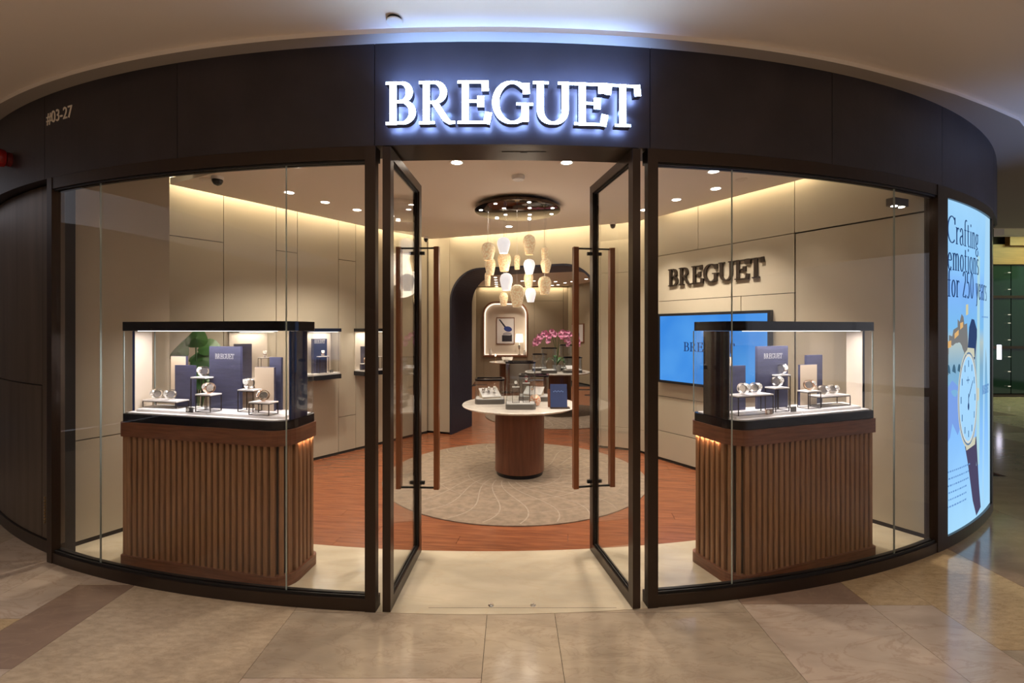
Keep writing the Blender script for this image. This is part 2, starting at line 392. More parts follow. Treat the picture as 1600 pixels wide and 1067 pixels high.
# ---- mall floor: stone tiles with open joints on a dark bed
MB().box(-9, 16, -6, 13, -.06, -.022).build('bed', gapm)
floor = bpy.data.objects['bed']; floor.name = 'floor'; floor['kind'] = 'structure'; floor['label'] = 'polished mall floor of cream, golden and brown stone tiles'
tiles = []
def col(x0, x1, ys, ms):
    for (y0, y1), m in zip(zip(ys, ys[1:]), ms): tiles.append((x0, x1, y0, y1, m))
B_, L_, C_, Y_, G_ = tileB, tileL, tileC, tileY, tileG
col(-3.09, -2.72, [.0, 1.1, 1.9, 2.64, 3.7], [B_, L_, Y_, L_])
col(-2.72, -2.36, [.0, 1.1, 2.25, 2.99, 3.5], [Y_, L_, B_, L_])
col(-2.36, -1.24, [.0, 1.1, 2.0, 3.4], [G_, C_, C_])
col(-1.24, -.14, [.0, 1.1, 2.19, 2.70], [C_, L_, G_])
col(-.14, .24, [.0, 1.1, 2.70], [C_, G_])
col(.24, 1.34, [.0, 1.1, 2.70], [L_, G_])
tiles += [(-1.24, -.14, 2.70, 2.95, G_), (.24, 1.34, 2.70, 2.95, G_)]
col(1.34, 2.08, [.0, 1.1, 2.0, 2.78, 3.45], [C_, G_, L_, B_])
col(2.08, 2.44, [.0, 1.1, 2.0, 2.77, 3.6], [L_, G_, L_, Y_])
col(2.44, 3.18, [.0, 1.3, 2.38, 3.12, 3.9], [B_, G_, Y_, Y_])
col(3.18, 4.28, [.0, 1.3, 2.94, 4.3, 5.4], [Y_, L_, B_, L_])
col(4.28, 5.4, [.0, 1.2, 2.6, 3.7, 5.2], [L_, B_, Y_, B_])
x = 5.4
for wx in (1.1, .74, 1.1, 1.1, .74, 1.1, 1.1, 1.1):
    y = 0
    while y < 11.3: tiles.append((x, x+wx, y, min(y+1.48, 11.35), random.choice([B_, L_, Y_, G_, L_]))); y += 1.48
    x += wx
x = -3.09
for wx in (.74, 1.1, 1.1, 1.1):
    y = 0
    while y < 5: tiles.append((x-wx, x, y, y+1.1, random.choice([B_, L_, C_, G_]))); y += 1.1
    x -= wx
y = -5.5
while y < -.01:
    x = -7
    while x < 9: tiles.append((x, x+1.1, y, y+1.1, random.choice([B_, L_, C_, G_, Y_]))); x += 1.1
    y += 1.1
for x0, x1, y0, y1, m in tiles:
    g = .0012
    MB().box(x0+g, x1-g, y0+g, y1-g, -.022, 0).build('stone_tile', m, floor)

# ---- shop floor: stone apron following the facade, then planks
apron = MB(); arcbox(apron, SX(-3.4), SX(3.3), -.085, -.76, -.022, .002)
ap = apron.build('trim_1', thresh, **ST); ap['label'] = 'cream stone apron inside the curved shopfront'
# slab between the doors flush with the facade line
tb = MB(); arcbox(tb, SX(-.77), SX(.80), .002, -.085, -.02, .0022); tb.build('threshold_slab', thresh, ap)
for sx in (-1, 1):
    q = MB(); cx = -.04+sx*.095-.035*(sx < 0)+.035
    cx = -.122 if sx < 0 else .122
    q.lathe([(.0, .0055), (.006, .0055), (.007, .004), (.014, .0055), (.016, .0045), (.017, .002)], 18, (cx, 2.765, 0)); q.build('floor_socket', steel, ap, True)
MB().box(-.48, .60, 2.739, 2.741, .0, .0026).build('threshold_joint', gapm, ap)
MB().box(-4.5, 4.6, 2.9, 15.2, -.05, -.012).build('floor_wood', gapm)
fw = bpy.data.objects['floor_wood']; fw['kind'] = 'structure'; fw['label'] = 'reddish hardwood plank floor inside the shop'
ang = math.radians(-7)
npk = 0; rest = MB(); y = 2.6; row = 0
m3 = Matrix.Rotation(ang, 3, 'Z')
while y < 16.2:
    wd = .135 if y < 9 else .27
    x = -4.6+random.random()*1.3
    while x < 4.8:
        L = random.choice([1.2, 1.5, 1.8]); cx, cy = x+L/2, y
        c = m3 @ Vector((cx, cy-2.6, 0)); Cx, Cy = c.x, c.y+2.9
        vis = (Cy > 3.1 and abs(Cx) < min(3.6, 4.1-.30*(Cy-3.4)) + (0 if Cy < 8 else .6) and Cy < 15.0)
        if vis:
            b = MB().box(-L/2+.0012, L/2-.0012, -wd/2+.001, wd/2-.001, -.012, -.0005)
            vs = [m3 @ Vector(q)+Vector((Cx, Cy, 0)) for q in b.v]
            if npk < 299:
                o = MB().add(b.v, b.f).build('floor_plank', plank, fw); o.location = (Cx, Cy, 0); o.rotation_euler = (0, 0, ang); npk += 1
            else: rest.add(vs, b.f)
        x += L
    y += wd
if rest.v: r_ = rest.build('floor_planks_rest', plank, fw); r_['kind'] = 'stuff'

# ---- facade: fascia, soffit
back = MB(); arcbox(back, CS[0]+.02, CS[-1]-.02, -.018, -.24, 2.655, 3.22)
fas = back.build('wall_front', fascia_m, **ST); fas['label'] = 'dark bronze curved shop fascia'
joints = [CS[0]+.02, SX(-3.24), SX(-2.031), SX(-.778), SX(.794), SX(2.014), SX(3.117), SX(4.3), CS[-1]-.02]
for a, b in zip(joints, joints[1:]):
    q = MB(); arcbox(q, a+.0022, b-.0022, 0, -.018, 2.642, 3.22); q.build('fascia_panel', fascia_m, fas)
# soffit plate over the doors with a slot
q = MB(); arcbox(q, SX(-.77), SX(.80), -.02, -.26, 2.645, 2.657); q.build('soffit_plate', frame_m, fas)
q = MB(); q.box(-.06, .20, 2.80, 2.804, 2.643, 2.645); q.box(.05, .09, 2.81, 2.815, 2.643, 2.645); q.build('soffit_slot', black_m, fas)

# ---- window frames and curved panes
def window(name, lab, xa, xb, joints_x, post_w=(.062, .062)):
    sa, sb = SX(xa), SX(xb)
    q = MB(); arcbox(q, sa, sb, .0, -.075, 0, .07); root = q.build(name, frame_m, **ST); root['label'] = lab
    q = MB(); arcbox(q, sa, sb, .0, -.075, 2.565, 2.641); q.build('head_rail', frame_m, root)
    q = MB(); arcbox(q, sa+.03, sb-.03, -.012, -.020, .07, .084); arcbox(q, sa+.03, sb-.03, -.034, -.055, .07, .084)
    arcbox(q, sa+.03, sb-.03, -.010, -.020, 2.553, 2.565); arcbox(q, sa+.03, sb-.03, -.034, -.055, 2.553, 2.565); q.build('gasket', black_m, root)
    q = MB(); arcbox(q, sa, sa+post_w[0], .004, -.045, 0, 2.641); q.build('post', frame_m, root)
    q = MB(); arcbox(q, sb-post_w[1], sb, .004, -.045, 0, 2.641); q.build('post', frame_m, root)
    js = [sa+post_w[0]]+[SX(x) for x in joints_x]+[sb-post_w[1]]
    for k, (a, b) in enumerate(zip(js, js[1:])):
        q = MB(); arcbox(q, a+.0015, b-.0015, -.022, -.032, .072, 2.563, .05); q.build('glass_pane', winglass, root, True)
    for j in js[1:-1]:
        q = MB(); arcbox(q, j-.0012, j+.0012, -.0215, -.0325, .072, 2.563); q.build('glass_edge', edgeglass, root)
    return root
window('window_1', 'curved shop window left of the doors', -3.205, -.772, [-2.694, -1.322])
window('window_2', 'curved shop window right of the doors', .779, 3.15, [1.320, 2.606], (.062, .11))

# ---- doors (both leaves stand open inwards)
def door(name, lab, hx, hy, fx, fy_, sgn):
    """hinge point (hx,hy) on the passage-side face, far end (fx,fy_)"""
    root = bpy.data.objects.new(name, None); C.objects.link(root); root['kind'] = 'structure'; root['label'] = lab
    root.location = (hx, hy, 0)
    d = Vector((fx-hx, fy_-hy, 0)); W = d.length; d.normalize()
    n = Vector((sgn, 0, 0)); n = (n-d*n.dot(d)).normalized()      # away from the passage
    T = .046; O = Vector((hx, hy, 0))
    def bx(u0, u1, t0, t1, z0, z1):
        pts = [O+d*u+n*t for u, t in ((u0, t0), (u1, t0), (u1, t1), (u0, t1))]
        if sgn > 0: pts = pts[::-1]
        return MB().prism([(p.x, p.y) for p in pts], z0, z1)
    SWd = .062
    bx(0, SWd, 0, T, .006, 2.635).build('stile', doorm, root)
    bx(W-SWd, W, 0, T, .006, 2.635).build('stile', doorm, root)
    bx(SWd, W-SWd, 0, T, 2.575, 2.635).build('top_rail', doorm, root)
    bx(SWd, W-SWd, 0, T, .006, .068).build('bottom_rail', doorm, root)
    g = bx(SWd, W-SWd, .012, .018, .068, .078); 
    for a in ((SWd, W-SWd, .028, .034, .068, .078), (SWd, W-SWd, .012, .018, 2.565, 2.575), (SWd, W-SWd, .028, .034, 2.565, 2.575), (SWd, SWd+.008, .012, .018, .07, 2.57), (W-SWd-.008, W-SWd, .012, .018, .07, 2.57), (SWd, SWd+.008, .028, .034, .07, 2.57), (W-SWd-.008, W-SWd, .028, .034, .07, 2.57)):
        e = bx(*a); g.add(e.v, e.f)
    g.build('gasket', black_m, root)
    bx(SWd, W-SWd, .0185, .0275, .068, 2.575).build('glass_pane', winglass, root)
    # wooden pull bars on both faces joined by metal brackets through the stile
    uc = W-.031; z0, z1 = .465, 2.19; pr = None
    for t0, nm in ((-.135, 0), (T+.09, 1)):
        p = bx(uc-.022, uc+.022, t0, t0+.036, z0, z1).build('door_pull', pull_m, root)
        br = bx(uc-.008, uc+.008, *((t0+.036, 0) if t0 < 0 else (T, t0)), z0+.004, z0+.014)
        e = bx(uc-.008, uc+.008, *((t0+.036, 0) if t0 < 0 else (T, t0)), z1-.014, z1-.004); br.add(e.v, e.f)
        for zz in (z0+.009+.035, z1-.045):
            e = bx(uc-.011, uc+.011, *((-.03, 0) if t0 < 0 else (T, T+.03)), zz-.011, zz+.011); br.add(e.v, e.f)
        br.build('pull_bracket', black_m, p)
    return root
door('door_1', 'left glazed door leaf standing open inwards', -.686, 2.692, -.652, 3.435, -1)
door('door_2', 'right glazed door leaf standing open inwards', .690, 2.722, .565, 3.462, 1)

# ---- facade beyond the left window: recessed metal wall with an access panel, small base
q = MB(); arcbox(q, CS[0]+.02, SX(-3.215), -.10, -.16, 0, 2.66); wl = q.build('wall_left_return', gapm, **ST)
wl.name = 'wall_left'; wl['label'] = 'dark bronze service wall left of the shop window'
grey_bronze = mat('brushed_bronze_panel', (.19, .145, .11), .38, .55, var=.4, scale=2, stretch=(5, 5, .4), bump=.03, bscale=30)
sd = SX(-3.46)
for a, b, z0, z1 in ((CS[0]+.05, sd-.004, .09, 1.19), (CS[0]+.05, sd+.002, 1.198, 2.642), (sd+.004, SX(-3.215), .09, 2.642)):
    q = MB(); arcbox(q, a, b, -.075, -.10, z0, z1); q.build('metal_panel', grey_bronze, wl, True)
q = MB(); arcbox(q, CS[0]+.05, SX(-3.215), -.062, -.10, 0, .085); q.build('base_strip', frame_m, wl)
q = MB()
for k in range(9):
    z = .20+k*.022; arcbox(q, sd+.045, sd+.045+(.010, .014, .012)[k % 3], -.068, -.075, z, z+.014)
bs = q.build('brass_plate_mark', brass, wl)

# ---- shop side walls built of leather panels
def panel_wall(name, lab, A, B, panels, m, zt=3.2, thick=.022, side=1, g=.007):
    A = Vector((*A, 0)); B = Vector((*B, 0)); d = (B-A).normalized(); n = Vector((d.y, -d.x, 0))*side
    L = (B-A).length
    def bx(u0, u1, t0, t1, z0, z1):
        pts = [A+d*u+n*t for u, t in ((u0, t0), (u1, t0), (u1, t1), (u0, t1))]
        if side > 0: pts = pts[::-1]
        return MB().prism([(p.x, p.y) for p in pts], z0, z1)
    root = bx(0, L, -.08, -thick, -.01, zt).build(name, gapm, **ST); root['label'] = lab
    bx(0, L, -thick, -.006, 0, .03).build('plinth_strip', gapm, root)
    for u0, u1, z0, z1 in panels:
        bx(u0+g/2, u1-g/2, -thick, 0, max(z0, .032)+g/2, z1-g/2).build('wall_panel', m, root)
    return root, A, d, n
lw, LA, Ld, Ln = panel_wall('wall_left_inner', 'beige leather panelled wall on the left inside the shop', (-3.75, 3.963), (-1.31, 7.374),
    [(0, 1.26, 0, 2.51), (0, 1.26, 2.51, 3.2), (1.26, 1.82, 0, 3.2), (1.82, 2.075, 0, 2.506), (1.82, 2.075, 2.506, 3.2), (2.075, 2.63, 0, 3.2),
     (2.63, 2.89, 0, .478), (2.63, 2.89, .478, 2.5), (2.63, 2.89, 2.5, 3.2), (2.89, 3.5, 0, 3.2), (3.5, 4.19, 0, 3.2)], wallp, side=1)
lw.name = 'wall_inner_left'
rw, RA, Rd, Rn = panel_wall('wall_inner_right', 'beige leather panelled wall with the wall sign and television', (1.80, 5.90), (3.17, 3.624),
    [(0, 1.658, 0, .361), (0, 1.658, .361, .787), (0, 1.115, .787, 1.947), (1.115, 1.658, .787, 1.947), (0, 1.658, 1.947, 2.507),
     (0, .592, 2.507, 3.2), (.592, 1.658, 2.507, 3.2), (1.666, 2.655, 0, 2.50), (1.658, 2.655, 2.507, 3.2)], wallp, side=1)
nl, NA, Nd, Nn = panel_wall('wall_near_left', 'beige partition beside the left end of the window', (-3.25, 3.448), (-2.92, 4.07),
    [(0, .704, 0, .78), (0, .704, .78, 3.2)], wallp, side=1)
# curved corner at the back right
cpts = [(1.80, 5.90), (1.745, 6.06), (1.66, 6.19), (1.55, 6.29), (1.42, 6.365), (1.20, 6.45)]
def polywall(pts, z0, z1, t0, t1):
    N = []
    for i in range(len(pts)):
        a = pts[max(i-1, 0)]; b = pts[min(i+1, len(pts)-1)]; d = Vector((b[0]-a[0], b[1]-a[1])).normalized(); N.append((d.y, -d.x))
    lo = [(p[0]+n[0]*t0, p[1]+n[1]*t0) for p, n in zip(pts, N)]; hi = [(p[0]+n[0]*t1, p[1]+n[1]*t1) for p, n in zip(pts, N)]
    return _arc(MB(), lo, hi, z0, z1)
cr = polywall(cpts[::-1], -.01, 3.2, -.09, -.022).build('wall_corner', gapm, **ST); cr['label'] = 'curved beige corner between the arch and the right wall'
for a, b in ((.032, .30), (.304, 2.36), (2.364, 3.2)):
    polywall(cpts[::-1], a, b, -.022, 0).build('wall_panel', wallp, cr)
# back wall with the arch
BA = Vector((-.95, 7.27, 0)); Bd = Vector((2.15, -.82, 0)).normalized(); Bn = Vector((Bd.y, -Bd.x, 0))   # Bn points to the camera side
def bp(u, t, z=0): q = BA+Bd*u+Bn*t; return (q.x, q.y, z)
AW, AH, AR, AD = 2.27, 2.52, .50, .72
def arch_loop(inset=0):
    r = AR-inset
    return [(inset, 0), (inset, AH-AR)]+[(AR-r*math.cos(math.radians(t)), AH-AR+r*math.sin(math.radians(t))) for t in range(6, 90, 6)]+[(AR, AH-inset), (AW-AR, AH-inset)] + \
           [(AW-AR+r*math.sin(math.radians(t)), AH-AR+r*math.cos(math.radians(t))) for t in range(6, 90, 6)]+[(AW-inset, AH-AR), (AW-inset, 0)]
bw = MB()
bw.add([bp(-.49, -.03, 0), bp(0, -.03, 0), bp(0, -.03, 3.2), bp(-.49, -.03, 3.2), bp(-.49, -.1, 0), bp(0, -.1, 0), bp(0, -.1, 3.2), bp(-.49, -.1, 3.2)], [(0, 1, 2, 3), (5, 4, 7, 6), (4, 0, 3, 7), (1, 5, 6, 2)])
bwall = bw.build('wall_back', gapm, **ST); bwall['label'] = 'beige back wall with the round-cornered navy arch'
def wall_piece(u0, u1, z0, z1, arcside=None):
    g = .002; pts = [(u0+g, z0+g), (u1-g, z0+g), (u1-g, z1-g), (u0+g, z1-g)]
    m = MB(); m.add([bp(u, 0, z) for u, z in pts]+[bp(u, -.03, z) for u, z in pts], [(0, 1, 2, 3), (5, 4, 7, 6), (0, 4, 5, 1), (1, 5, 6, 2), (2, 6, 7, 3), (3, 7, 4, 0)])
    return m.build('wall_panel', wallp, bwall)
wall_piece(-.49, 0, .032, 3.2)
# spandrel panels that follow the arch
loop = arch_loop()
def spandrel(ua, ub):
    pts = [(u, z) for u, z in loop if ua <= u <= ub and z > .01]
    def zat(u):
        if u < AR: return AH-AR+math.sqrt(max(0, AR*AR-(AR-u)**2))
        if u > AW-AR: return AH-AR+math.sqrt(max(0, AR*AR-(u-AW+AR)**2))
        return AH
    us = sorted({ua, ub}|{u for u, z in pts}|{ua+(ub-ua)*k/12 for k in range(13)})
    m = MB(); vs = []
    for u in us: vs += [bp(u, 0, zat(u)), bp(u, 0, 3.2), bp(u, -.03, zat(u)), bp(u, -.03, 3.2)]
    f = []
    for i in range(len(us)-1):
        a = 4*i; b = a+4; f += [(a, b, b+1, a+1), (b+2, a+2, a+3, b+3), (a, a+2, b+2, b), (a+1, b+1, b+3, a+3)]
    m.add(vs, f); m.build('wall_panel', wallp, bwall)
for a, b in ((.0015, .745), (.7485, 1.50), (1.5035, AW-.0015)): spandrel(a, b)
wall_piece(AW, AW+.03, .032, 3.2)
# arch lining
lo = arch_loop(0); hi = arch_loop(.03); vs = []
for (a, b) in zip(lo, hi):
    vs += [bp(a[0], .004, a[1]), bp(b[0], .004, b[1]), bp(b[0], -AD, b[1]), bp(a[0], -AD, a[1])]
f = []
for i in range(len(lo)-1):
    a = 4*i; b = a+4
    f += [(a, a+1, b+1, b), (a+1, a+2, b+2, b+1), (a+2, a+3, b+3, b+2), (a+3, a, b, b+3)]
MB().add(vs, f).build('arch_lining', navy, bwall)
# ---- back room
br_pts = [(-1.12, 8.08), (-1.12, 14.9), (1.75, 14.9), (2.26, 13.5), (2.9, 11.2), (2.9, 6.9)]
NX0, NX1, NZ0, NZ1, NR = -.88, .46, .78, 2.44, .36
wb = MB()
def rect_xz(mb, x0, x1, z0, z1, y, t=.02): mb.box(x0, x1, y, y+t, z0, z1)
wbk = MB().box(-1.2, 1.8, 15.28, 15.34, 0, 3.2).build('wall_back_room', gapm, **ST); wbk['label'] = 'far wall of the back room with a lit arched niche'
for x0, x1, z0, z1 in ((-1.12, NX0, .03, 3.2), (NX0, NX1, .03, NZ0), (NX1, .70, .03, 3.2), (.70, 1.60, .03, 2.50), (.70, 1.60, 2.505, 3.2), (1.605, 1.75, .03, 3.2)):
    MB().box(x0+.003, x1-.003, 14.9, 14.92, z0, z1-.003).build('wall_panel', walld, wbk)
def niche_top(u):
    if u < NX0+NR: return NZ1-NR+math.sqrt(max(0, NR*NR-(NX0+NR-u)**2))
    if u > NX1-NR: return NZ1-NR+math.sqrt(max(0, NR*NR-(u-NX1+NR)**2))
    return NZ1
us = [NX0+(NX1-NX0)*k/40 for k in range(41)]
vs = []; f = []
for u in us: vs += [(u, 14.9, niche_top(u)), (u, 14.9, 3.2)]
for i in range(40): f.append((2*i, 2*i+2, 2*i+3, 2*i+1))
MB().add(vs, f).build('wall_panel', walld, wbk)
nl_ = [(NX0, NZ0), (NX0, NZ1-NR)]+[(NX0+NR-NR*math.cos(math.radians(t)), NZ1-NR+NR*math.sin(math.radians(t))) for t in range(10, 90, 10)]+[(NX0+NR, NZ1), (NX1-NR, NZ1)]+[(NX1-NR+NR*math.sin(math.radians(t)), NZ1-NR+NR*math.cos(math.radians(t))) for t in range(10, 90, 10)]+[(NX1, NZ1-NR), (NX1, NZ0)]
def loopband(pts, y0, y1, off0, off1, closed=True):
    cx = (NX0+NX1)/2; cz = (NZ0+NZ1)/2; n = len(pts); vs = []
    for x, z in pts:
        sx = (abs(x-cx)+off0)/max(abs(x-cx), 1e-6); 
        dx = x-cx; dz = z-cz; l = max(math.hypot(dx, dz), 1e-6)
        for y, o in ((y0, off0), (y0, off1), (y1, off1), (y1, off0)): vs.append((x+dx/l*o*1.1, y, z+dz/l*o*1.1))
    f = []
    for i in range(n if closed else n-1):
        a = 4*i; b = 4*((i+1) % n)
        for k in range(4): f.append((a+k, a+(k+1) % 4, b+(k+1) % 4, b+k))
    return MB().add(vs, f)
loopband(nl_, 14.86, 14.92, 0, .035).build('niche_frame', wood, wbk)
loopband(nl_, 14.9, 15.26, 0, .02).build('niche_reveal', cream, wbk)
MB().box(NX0-.02, NX1+.02, 15.24, 15.27, NZ0, NZ1+.02).build('niche_back', cream, wbk)
loopband(nl_, 15.20, 15.235, -.03, -.015).build('niche_light_strip', emis('niche_glow', (1, .82, .64), 1.4), wbk)
pl = MB()
for name, a, b, lab in (('wall_room_left', br_pts[0], br_pts[1], 'left wall of the back room'), ('wall_room_right', br_pts[2], br_pts[3], 'angled right wall of the back room'), ('wall_room_side', br_pts[3], br_pts[4], 'right side wall of the back room'), ('wall_room_end', br_pts[4], br_pts[5], 'side wall behind the arch')):
    d = Vector((b[0]-a[0], b[1]-a[1])); L = d.length; d.normalize(); n = Vector((d.y, -d.x))
    q = MB().prism([(a[0]-n.x*.08, a[1]-n.y*.08), (b[0]-n.x*.08, b[1]-n.y*.08), (b[0]-n.x*.02, b[1]-n.y*.02), (a[0]-n.x*.02, a[1]-n.y*.02)][::-1], 0, 3.2)
    r = q.build(name, gapm, **ST); r['label'] = lab
    k = max(1, round(L/.9))
    for i in range(k):
        u0 = L*i/k+.003; u1 = L*(i+1)/k-.003
        p0 = (a[0]+d.x*u0, a[1]+d.y*u0); p1 = (a[0]+d.x*u1, a[1]+d.y*u1)
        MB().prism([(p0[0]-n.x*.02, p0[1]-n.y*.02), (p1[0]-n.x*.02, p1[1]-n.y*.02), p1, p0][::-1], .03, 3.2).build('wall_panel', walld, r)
MB().prism([(-1.2, 8.0), (2.9, 6.75), (2.9, 11.2), (2.3, 13.6), (1.8, 15.0), (-1.2, 15.0)], 2.96, 3.0).build('ceiling_back_room', shopceil, **ST)['label'] = 'back room ceiling'
# ---- shop ceiling
fpts = [P(SX(x_), -o_) for x_, o_ in ((2.75, 1.0), (2.3, .95), (1.5, .92), (.7, .92), (0, .92), (-.7, .92), (-1.5, .92), (-2.3, .95), (-2.70, 1.0))]
cpoly = [(-3.2, 4.46)][:1]
cpoly = fpts[::-1]+[(2.66, 4.25), (1.77, 5.72), (1.6, 5.95), (1.4, 6.10), (1.04, 6.22), (0, 6.71), (-1.05, 7.10), (-1.22, 7.15), (-1.95, 6.25), (-3.2, 4.46)]
MB().prism(cpoly, 2.96, 3.02).build('ceiling_shop', shopceil, **ST)['label'] = 'dropped warm beige ceiling of the shop'
MB().prism([(-4.3, 3.9), (-3.2, 3.45), (-1.5, 3.02), (0, 2.92), (1.5, 3.05), (3.3, 3.70), (3.3, 8.3), (-4.3, 8.3)], 3.2, 3.24).build('ceiling_upper', shopup, **ST)['label'] = 'upper ceiling above the light coves'
# cove lights behind the ceiling edge
def cove(a, b, e, toward, z=3.13):
    a = Vector((*a, 0)); b = Vector((*b, 0)); c = (a+b)/2; d = (b-a); L = d.length
    lamp('AREA', 'cove_light', (c.x, c.y, z), e*L*.82, (1, .83, .55), L, (0, 0, math.atan2(d.y, d.x)), size_y=.04)
cove((-3.28, 4.52), (-2.02, 6.33), 6.4, 0); cove((-2.0, 6.36), (-1.33, 7.26), 6.4, 0)
cove((1.86, 5.73), (2.76, 4.24), 5.6, 0); cove((2.80, 4.15), (3.02, 3.80), 2.5, 0)
cove((-.95, 7.17), (1.05, 6.32), 5, 0); cove((1.15, 6.30), (1.62, 6.05), 5, 0); cove((-3.0, 4.1), (-3.24, 3.66), 2.4, 0)
cove((-1.0, 14.82), (1.7, 14.82), 4, 0, 2.93)

# ---- mall ceiling outside
lipx = [P(s, .09) for s in samples(CS[0]+.05, SX(2.2), .15)]+[P(SX(2.6), .10), P(SX(3.0), .125), P(SX(3.4), .16), P(SX(3.8), .22), (4.45, 4.06), (5.1, 4.45), (6.2, 4.95), (8, 5.4), (12, 5.9)]
vs = []; f = []
for p in lipx: vs += [(p[0], p[1], 3.245), (p[0], -6, 3.245), (p[0], p[1], 3.218), (p[0], -6, 3.3)]
for i in range(len(lipx)-1):
    a = 4*i; b = a+4; f += [(a, a+1, b+1, b), (a, b, b+2, a+2), (a+3, a, a+1, a+3)][:2]
MB().add(vs, f).build('ceiling_mall', ceil_m, **ST)['label'] = 'painted mall ceiling in front of the shop'
inn = [P(s, -.03) for s in samples(CS[0]+.05, SX(2.2), .15)]+[P(SX(2.6), -.03), P(SX(3.0), -.03), P(SX(3.4), -.03), P(SX(3.8), -.03), P(SX(4.2), -.03), P(SX(4.65), -.03), (5.2, 6.0), (5.25, 7.0), (5.3, 7.6)]
vs = []; f = []
for a, b in zip(lipx, inn): vs += [(a[0], a[1], 3.218), (b[0], b[1], 3.218), (a[0], a[1], 3.245)]
for i in range(len(lipx)-1):
    a = 3*i; b = a+3; f += [(a, b, b+1, a+1)]
f.append(tuple(3*(len(lipx)-1)+k for k in (0, 1, 1))[:2]+(3*(len(lipx)-1)+2,))
f = f[:-1]
MB().add(vs, f).build('trim_2', lip_m, **ST)['label'] = 'flat ceiling border above the fascia'
MB().prism([(5.3, 7.6), (12, 5.9), (16, 5.9), (16, 7.6)], 3.218, 3.26).build('ceiling_border', lip_m, **ST)['label'] = 'lower mall ceiling at the far right'
hallc = MB().box(5, 16, 5.9, 13, 4.05, 4.1).build('ceiling_hall', ceil_m, **ST); hallc['label'] = 'higher ceiling of the hall at the far right'
MB().box(5.3, 16, 7.6, 7.66, 3.218, 4.05).build('coffer_side', ceil_m, hallc)
MB().box(9.6, 16, 9.3, 9.5, 3.45, 4.05).build('coffer_beam', ceil_m, hallc)
fr_ = MB().box(9.5, 16, 11.45, 11.6, 0, 4.1).build('wall_far', gapm, **ST); fr_['label'] = 'dark glazed shopfront across the hall under a wood bulkhead'
MB().box(10.8, 16, 11.30, 11.45, 3.15, 3.62).build('bulkhead', bulk, fr_)
MB().box(11.7, 16, 11.20, 11.32, 3.58, 3.95).build('bulkhead', bulk, fr_)
x = 10.9
for k in range(5):
    MB().box(x, x+.98, 11.36, 11.40, .08, 3.15).build('dark_glass_panel', darkgreen, fr_)
    x += 1.0
for zz in (.0, 1.15, 2.35): MB().box(10.9, 16, 11.33, 11.36, zz, zz+.06).build('mullion', frame_m, fr_)
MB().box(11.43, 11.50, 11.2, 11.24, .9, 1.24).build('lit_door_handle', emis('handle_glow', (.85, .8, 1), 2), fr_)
dots = MB()  # glowing dots stand in for downlights mirrored in the dark glass
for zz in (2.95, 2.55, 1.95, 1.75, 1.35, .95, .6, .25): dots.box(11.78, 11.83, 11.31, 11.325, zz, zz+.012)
dots.build('painted_reflection', emis('dot_glow', (1, .9, .7), .6), fr_)
# mall surroundings behind the camera (for reflections and side views)
MB().box(-9.1, -9, -6, 9, 0, 3.3).build('wall_corridor', mat('corridor_wall', (.24, .19, .155), .7), **ST)['label'] = 'plain wall at the far left end of the mall corridor'
MB().box(-9, 12, -6.1, -6, 0, 3.3).build('wall_opposite', mat('opposite_wall', (.22, .17, .14), .7), **ST)['label'] = 'plain wall across the mall corridor'

# ================================================================== SIGN
sgn = thing('shop_sign', (0, 2.62, 2.70), 'illuminated white BREGUET letters on the dark fascia above the doors', 'sign')
dark_ret = mat('letter_return', (.10, .10, .12), .4, .5)
sign_s0 = -.688
def fsign(a, z, d): p = P(a, .035+d); return (p[0], p[1], z)
def cbs(mb, ch, x0, wd):
    for faces, m, nm in (('front', letterface, 'letter'),):
        q = MB(); glyph_mesh(q, ch, x0, wd, SH, SZ, fsign, .158, .062, .045, 'front'); L = q.build('letter', letterface, sgn)
        q = MB(); glyph_mesh(q, ch, x0, wd, SH, SZ, fsign, .158, .062, .044, 'side'); q.build('letter_return', dark_ret, L)
        q = MB(); glyph_mesh(q, ch, x0, wd, SH, SZ, fsign, .14, .05, .002, 'back'); q.build('letter_halo', halo, L)
SH, SZ = .236, 2.722
brand(None, sign_s0, SH, SZ, 1.385, cb=cbs) if False else None
k_ = 1.385/(6.08*SH)
for ch, (a, b) in zip('BREGUET', POS): cbs(None, ch, sign_s0+a*SH*k_, (b-a)*SH*k_)

for ch, (a, b) in zip('BREGUET', POS):          # LED modules behind the letters washing the fascia and the ceiling
    for u in (.25, .75):
        c_s = sign_s0+(a+(b-a)*u)*SH*k_
        q_ = P(c_s, .095); n_v = Vector(P(c_s, 0)+(0,))-Vector(P(c_s, 1)+(0,))
        l_ = lamp('SPOT', 'sign_led', (q_[0], q_[1], SZ+SH+.006), 1.8, (.27, .47, 1), .015, angle=2.5, blend=1)
        l_.rotation_euler = (n_v*.9+Vector((0, 0, 1))).to_track_quat('-Z', 'Y').to_euler()
        q_ = P(c_s, .03); lamp('SPOT', 'sign_led', (q_[0], q_[1], SZ+.10), .3, (.27, .47, 1), .012, (0, 0, 0), angle=2.9, blend=.4)
# unit number on the fascia
t = plain_text('#03-27', .115, lambda a, z, d: (*P(SX(-3.235)+.03+a*.93, .004+d), 3.015+z), .002)
nb = thing('unit_number', (-3.1, 3.2, 3.0), 'pale unit number #03-27 at the left end of the fascia', 'sign')
t.build('numerals', mat('pale_letters', (.90, .82, .70), .4), nb)
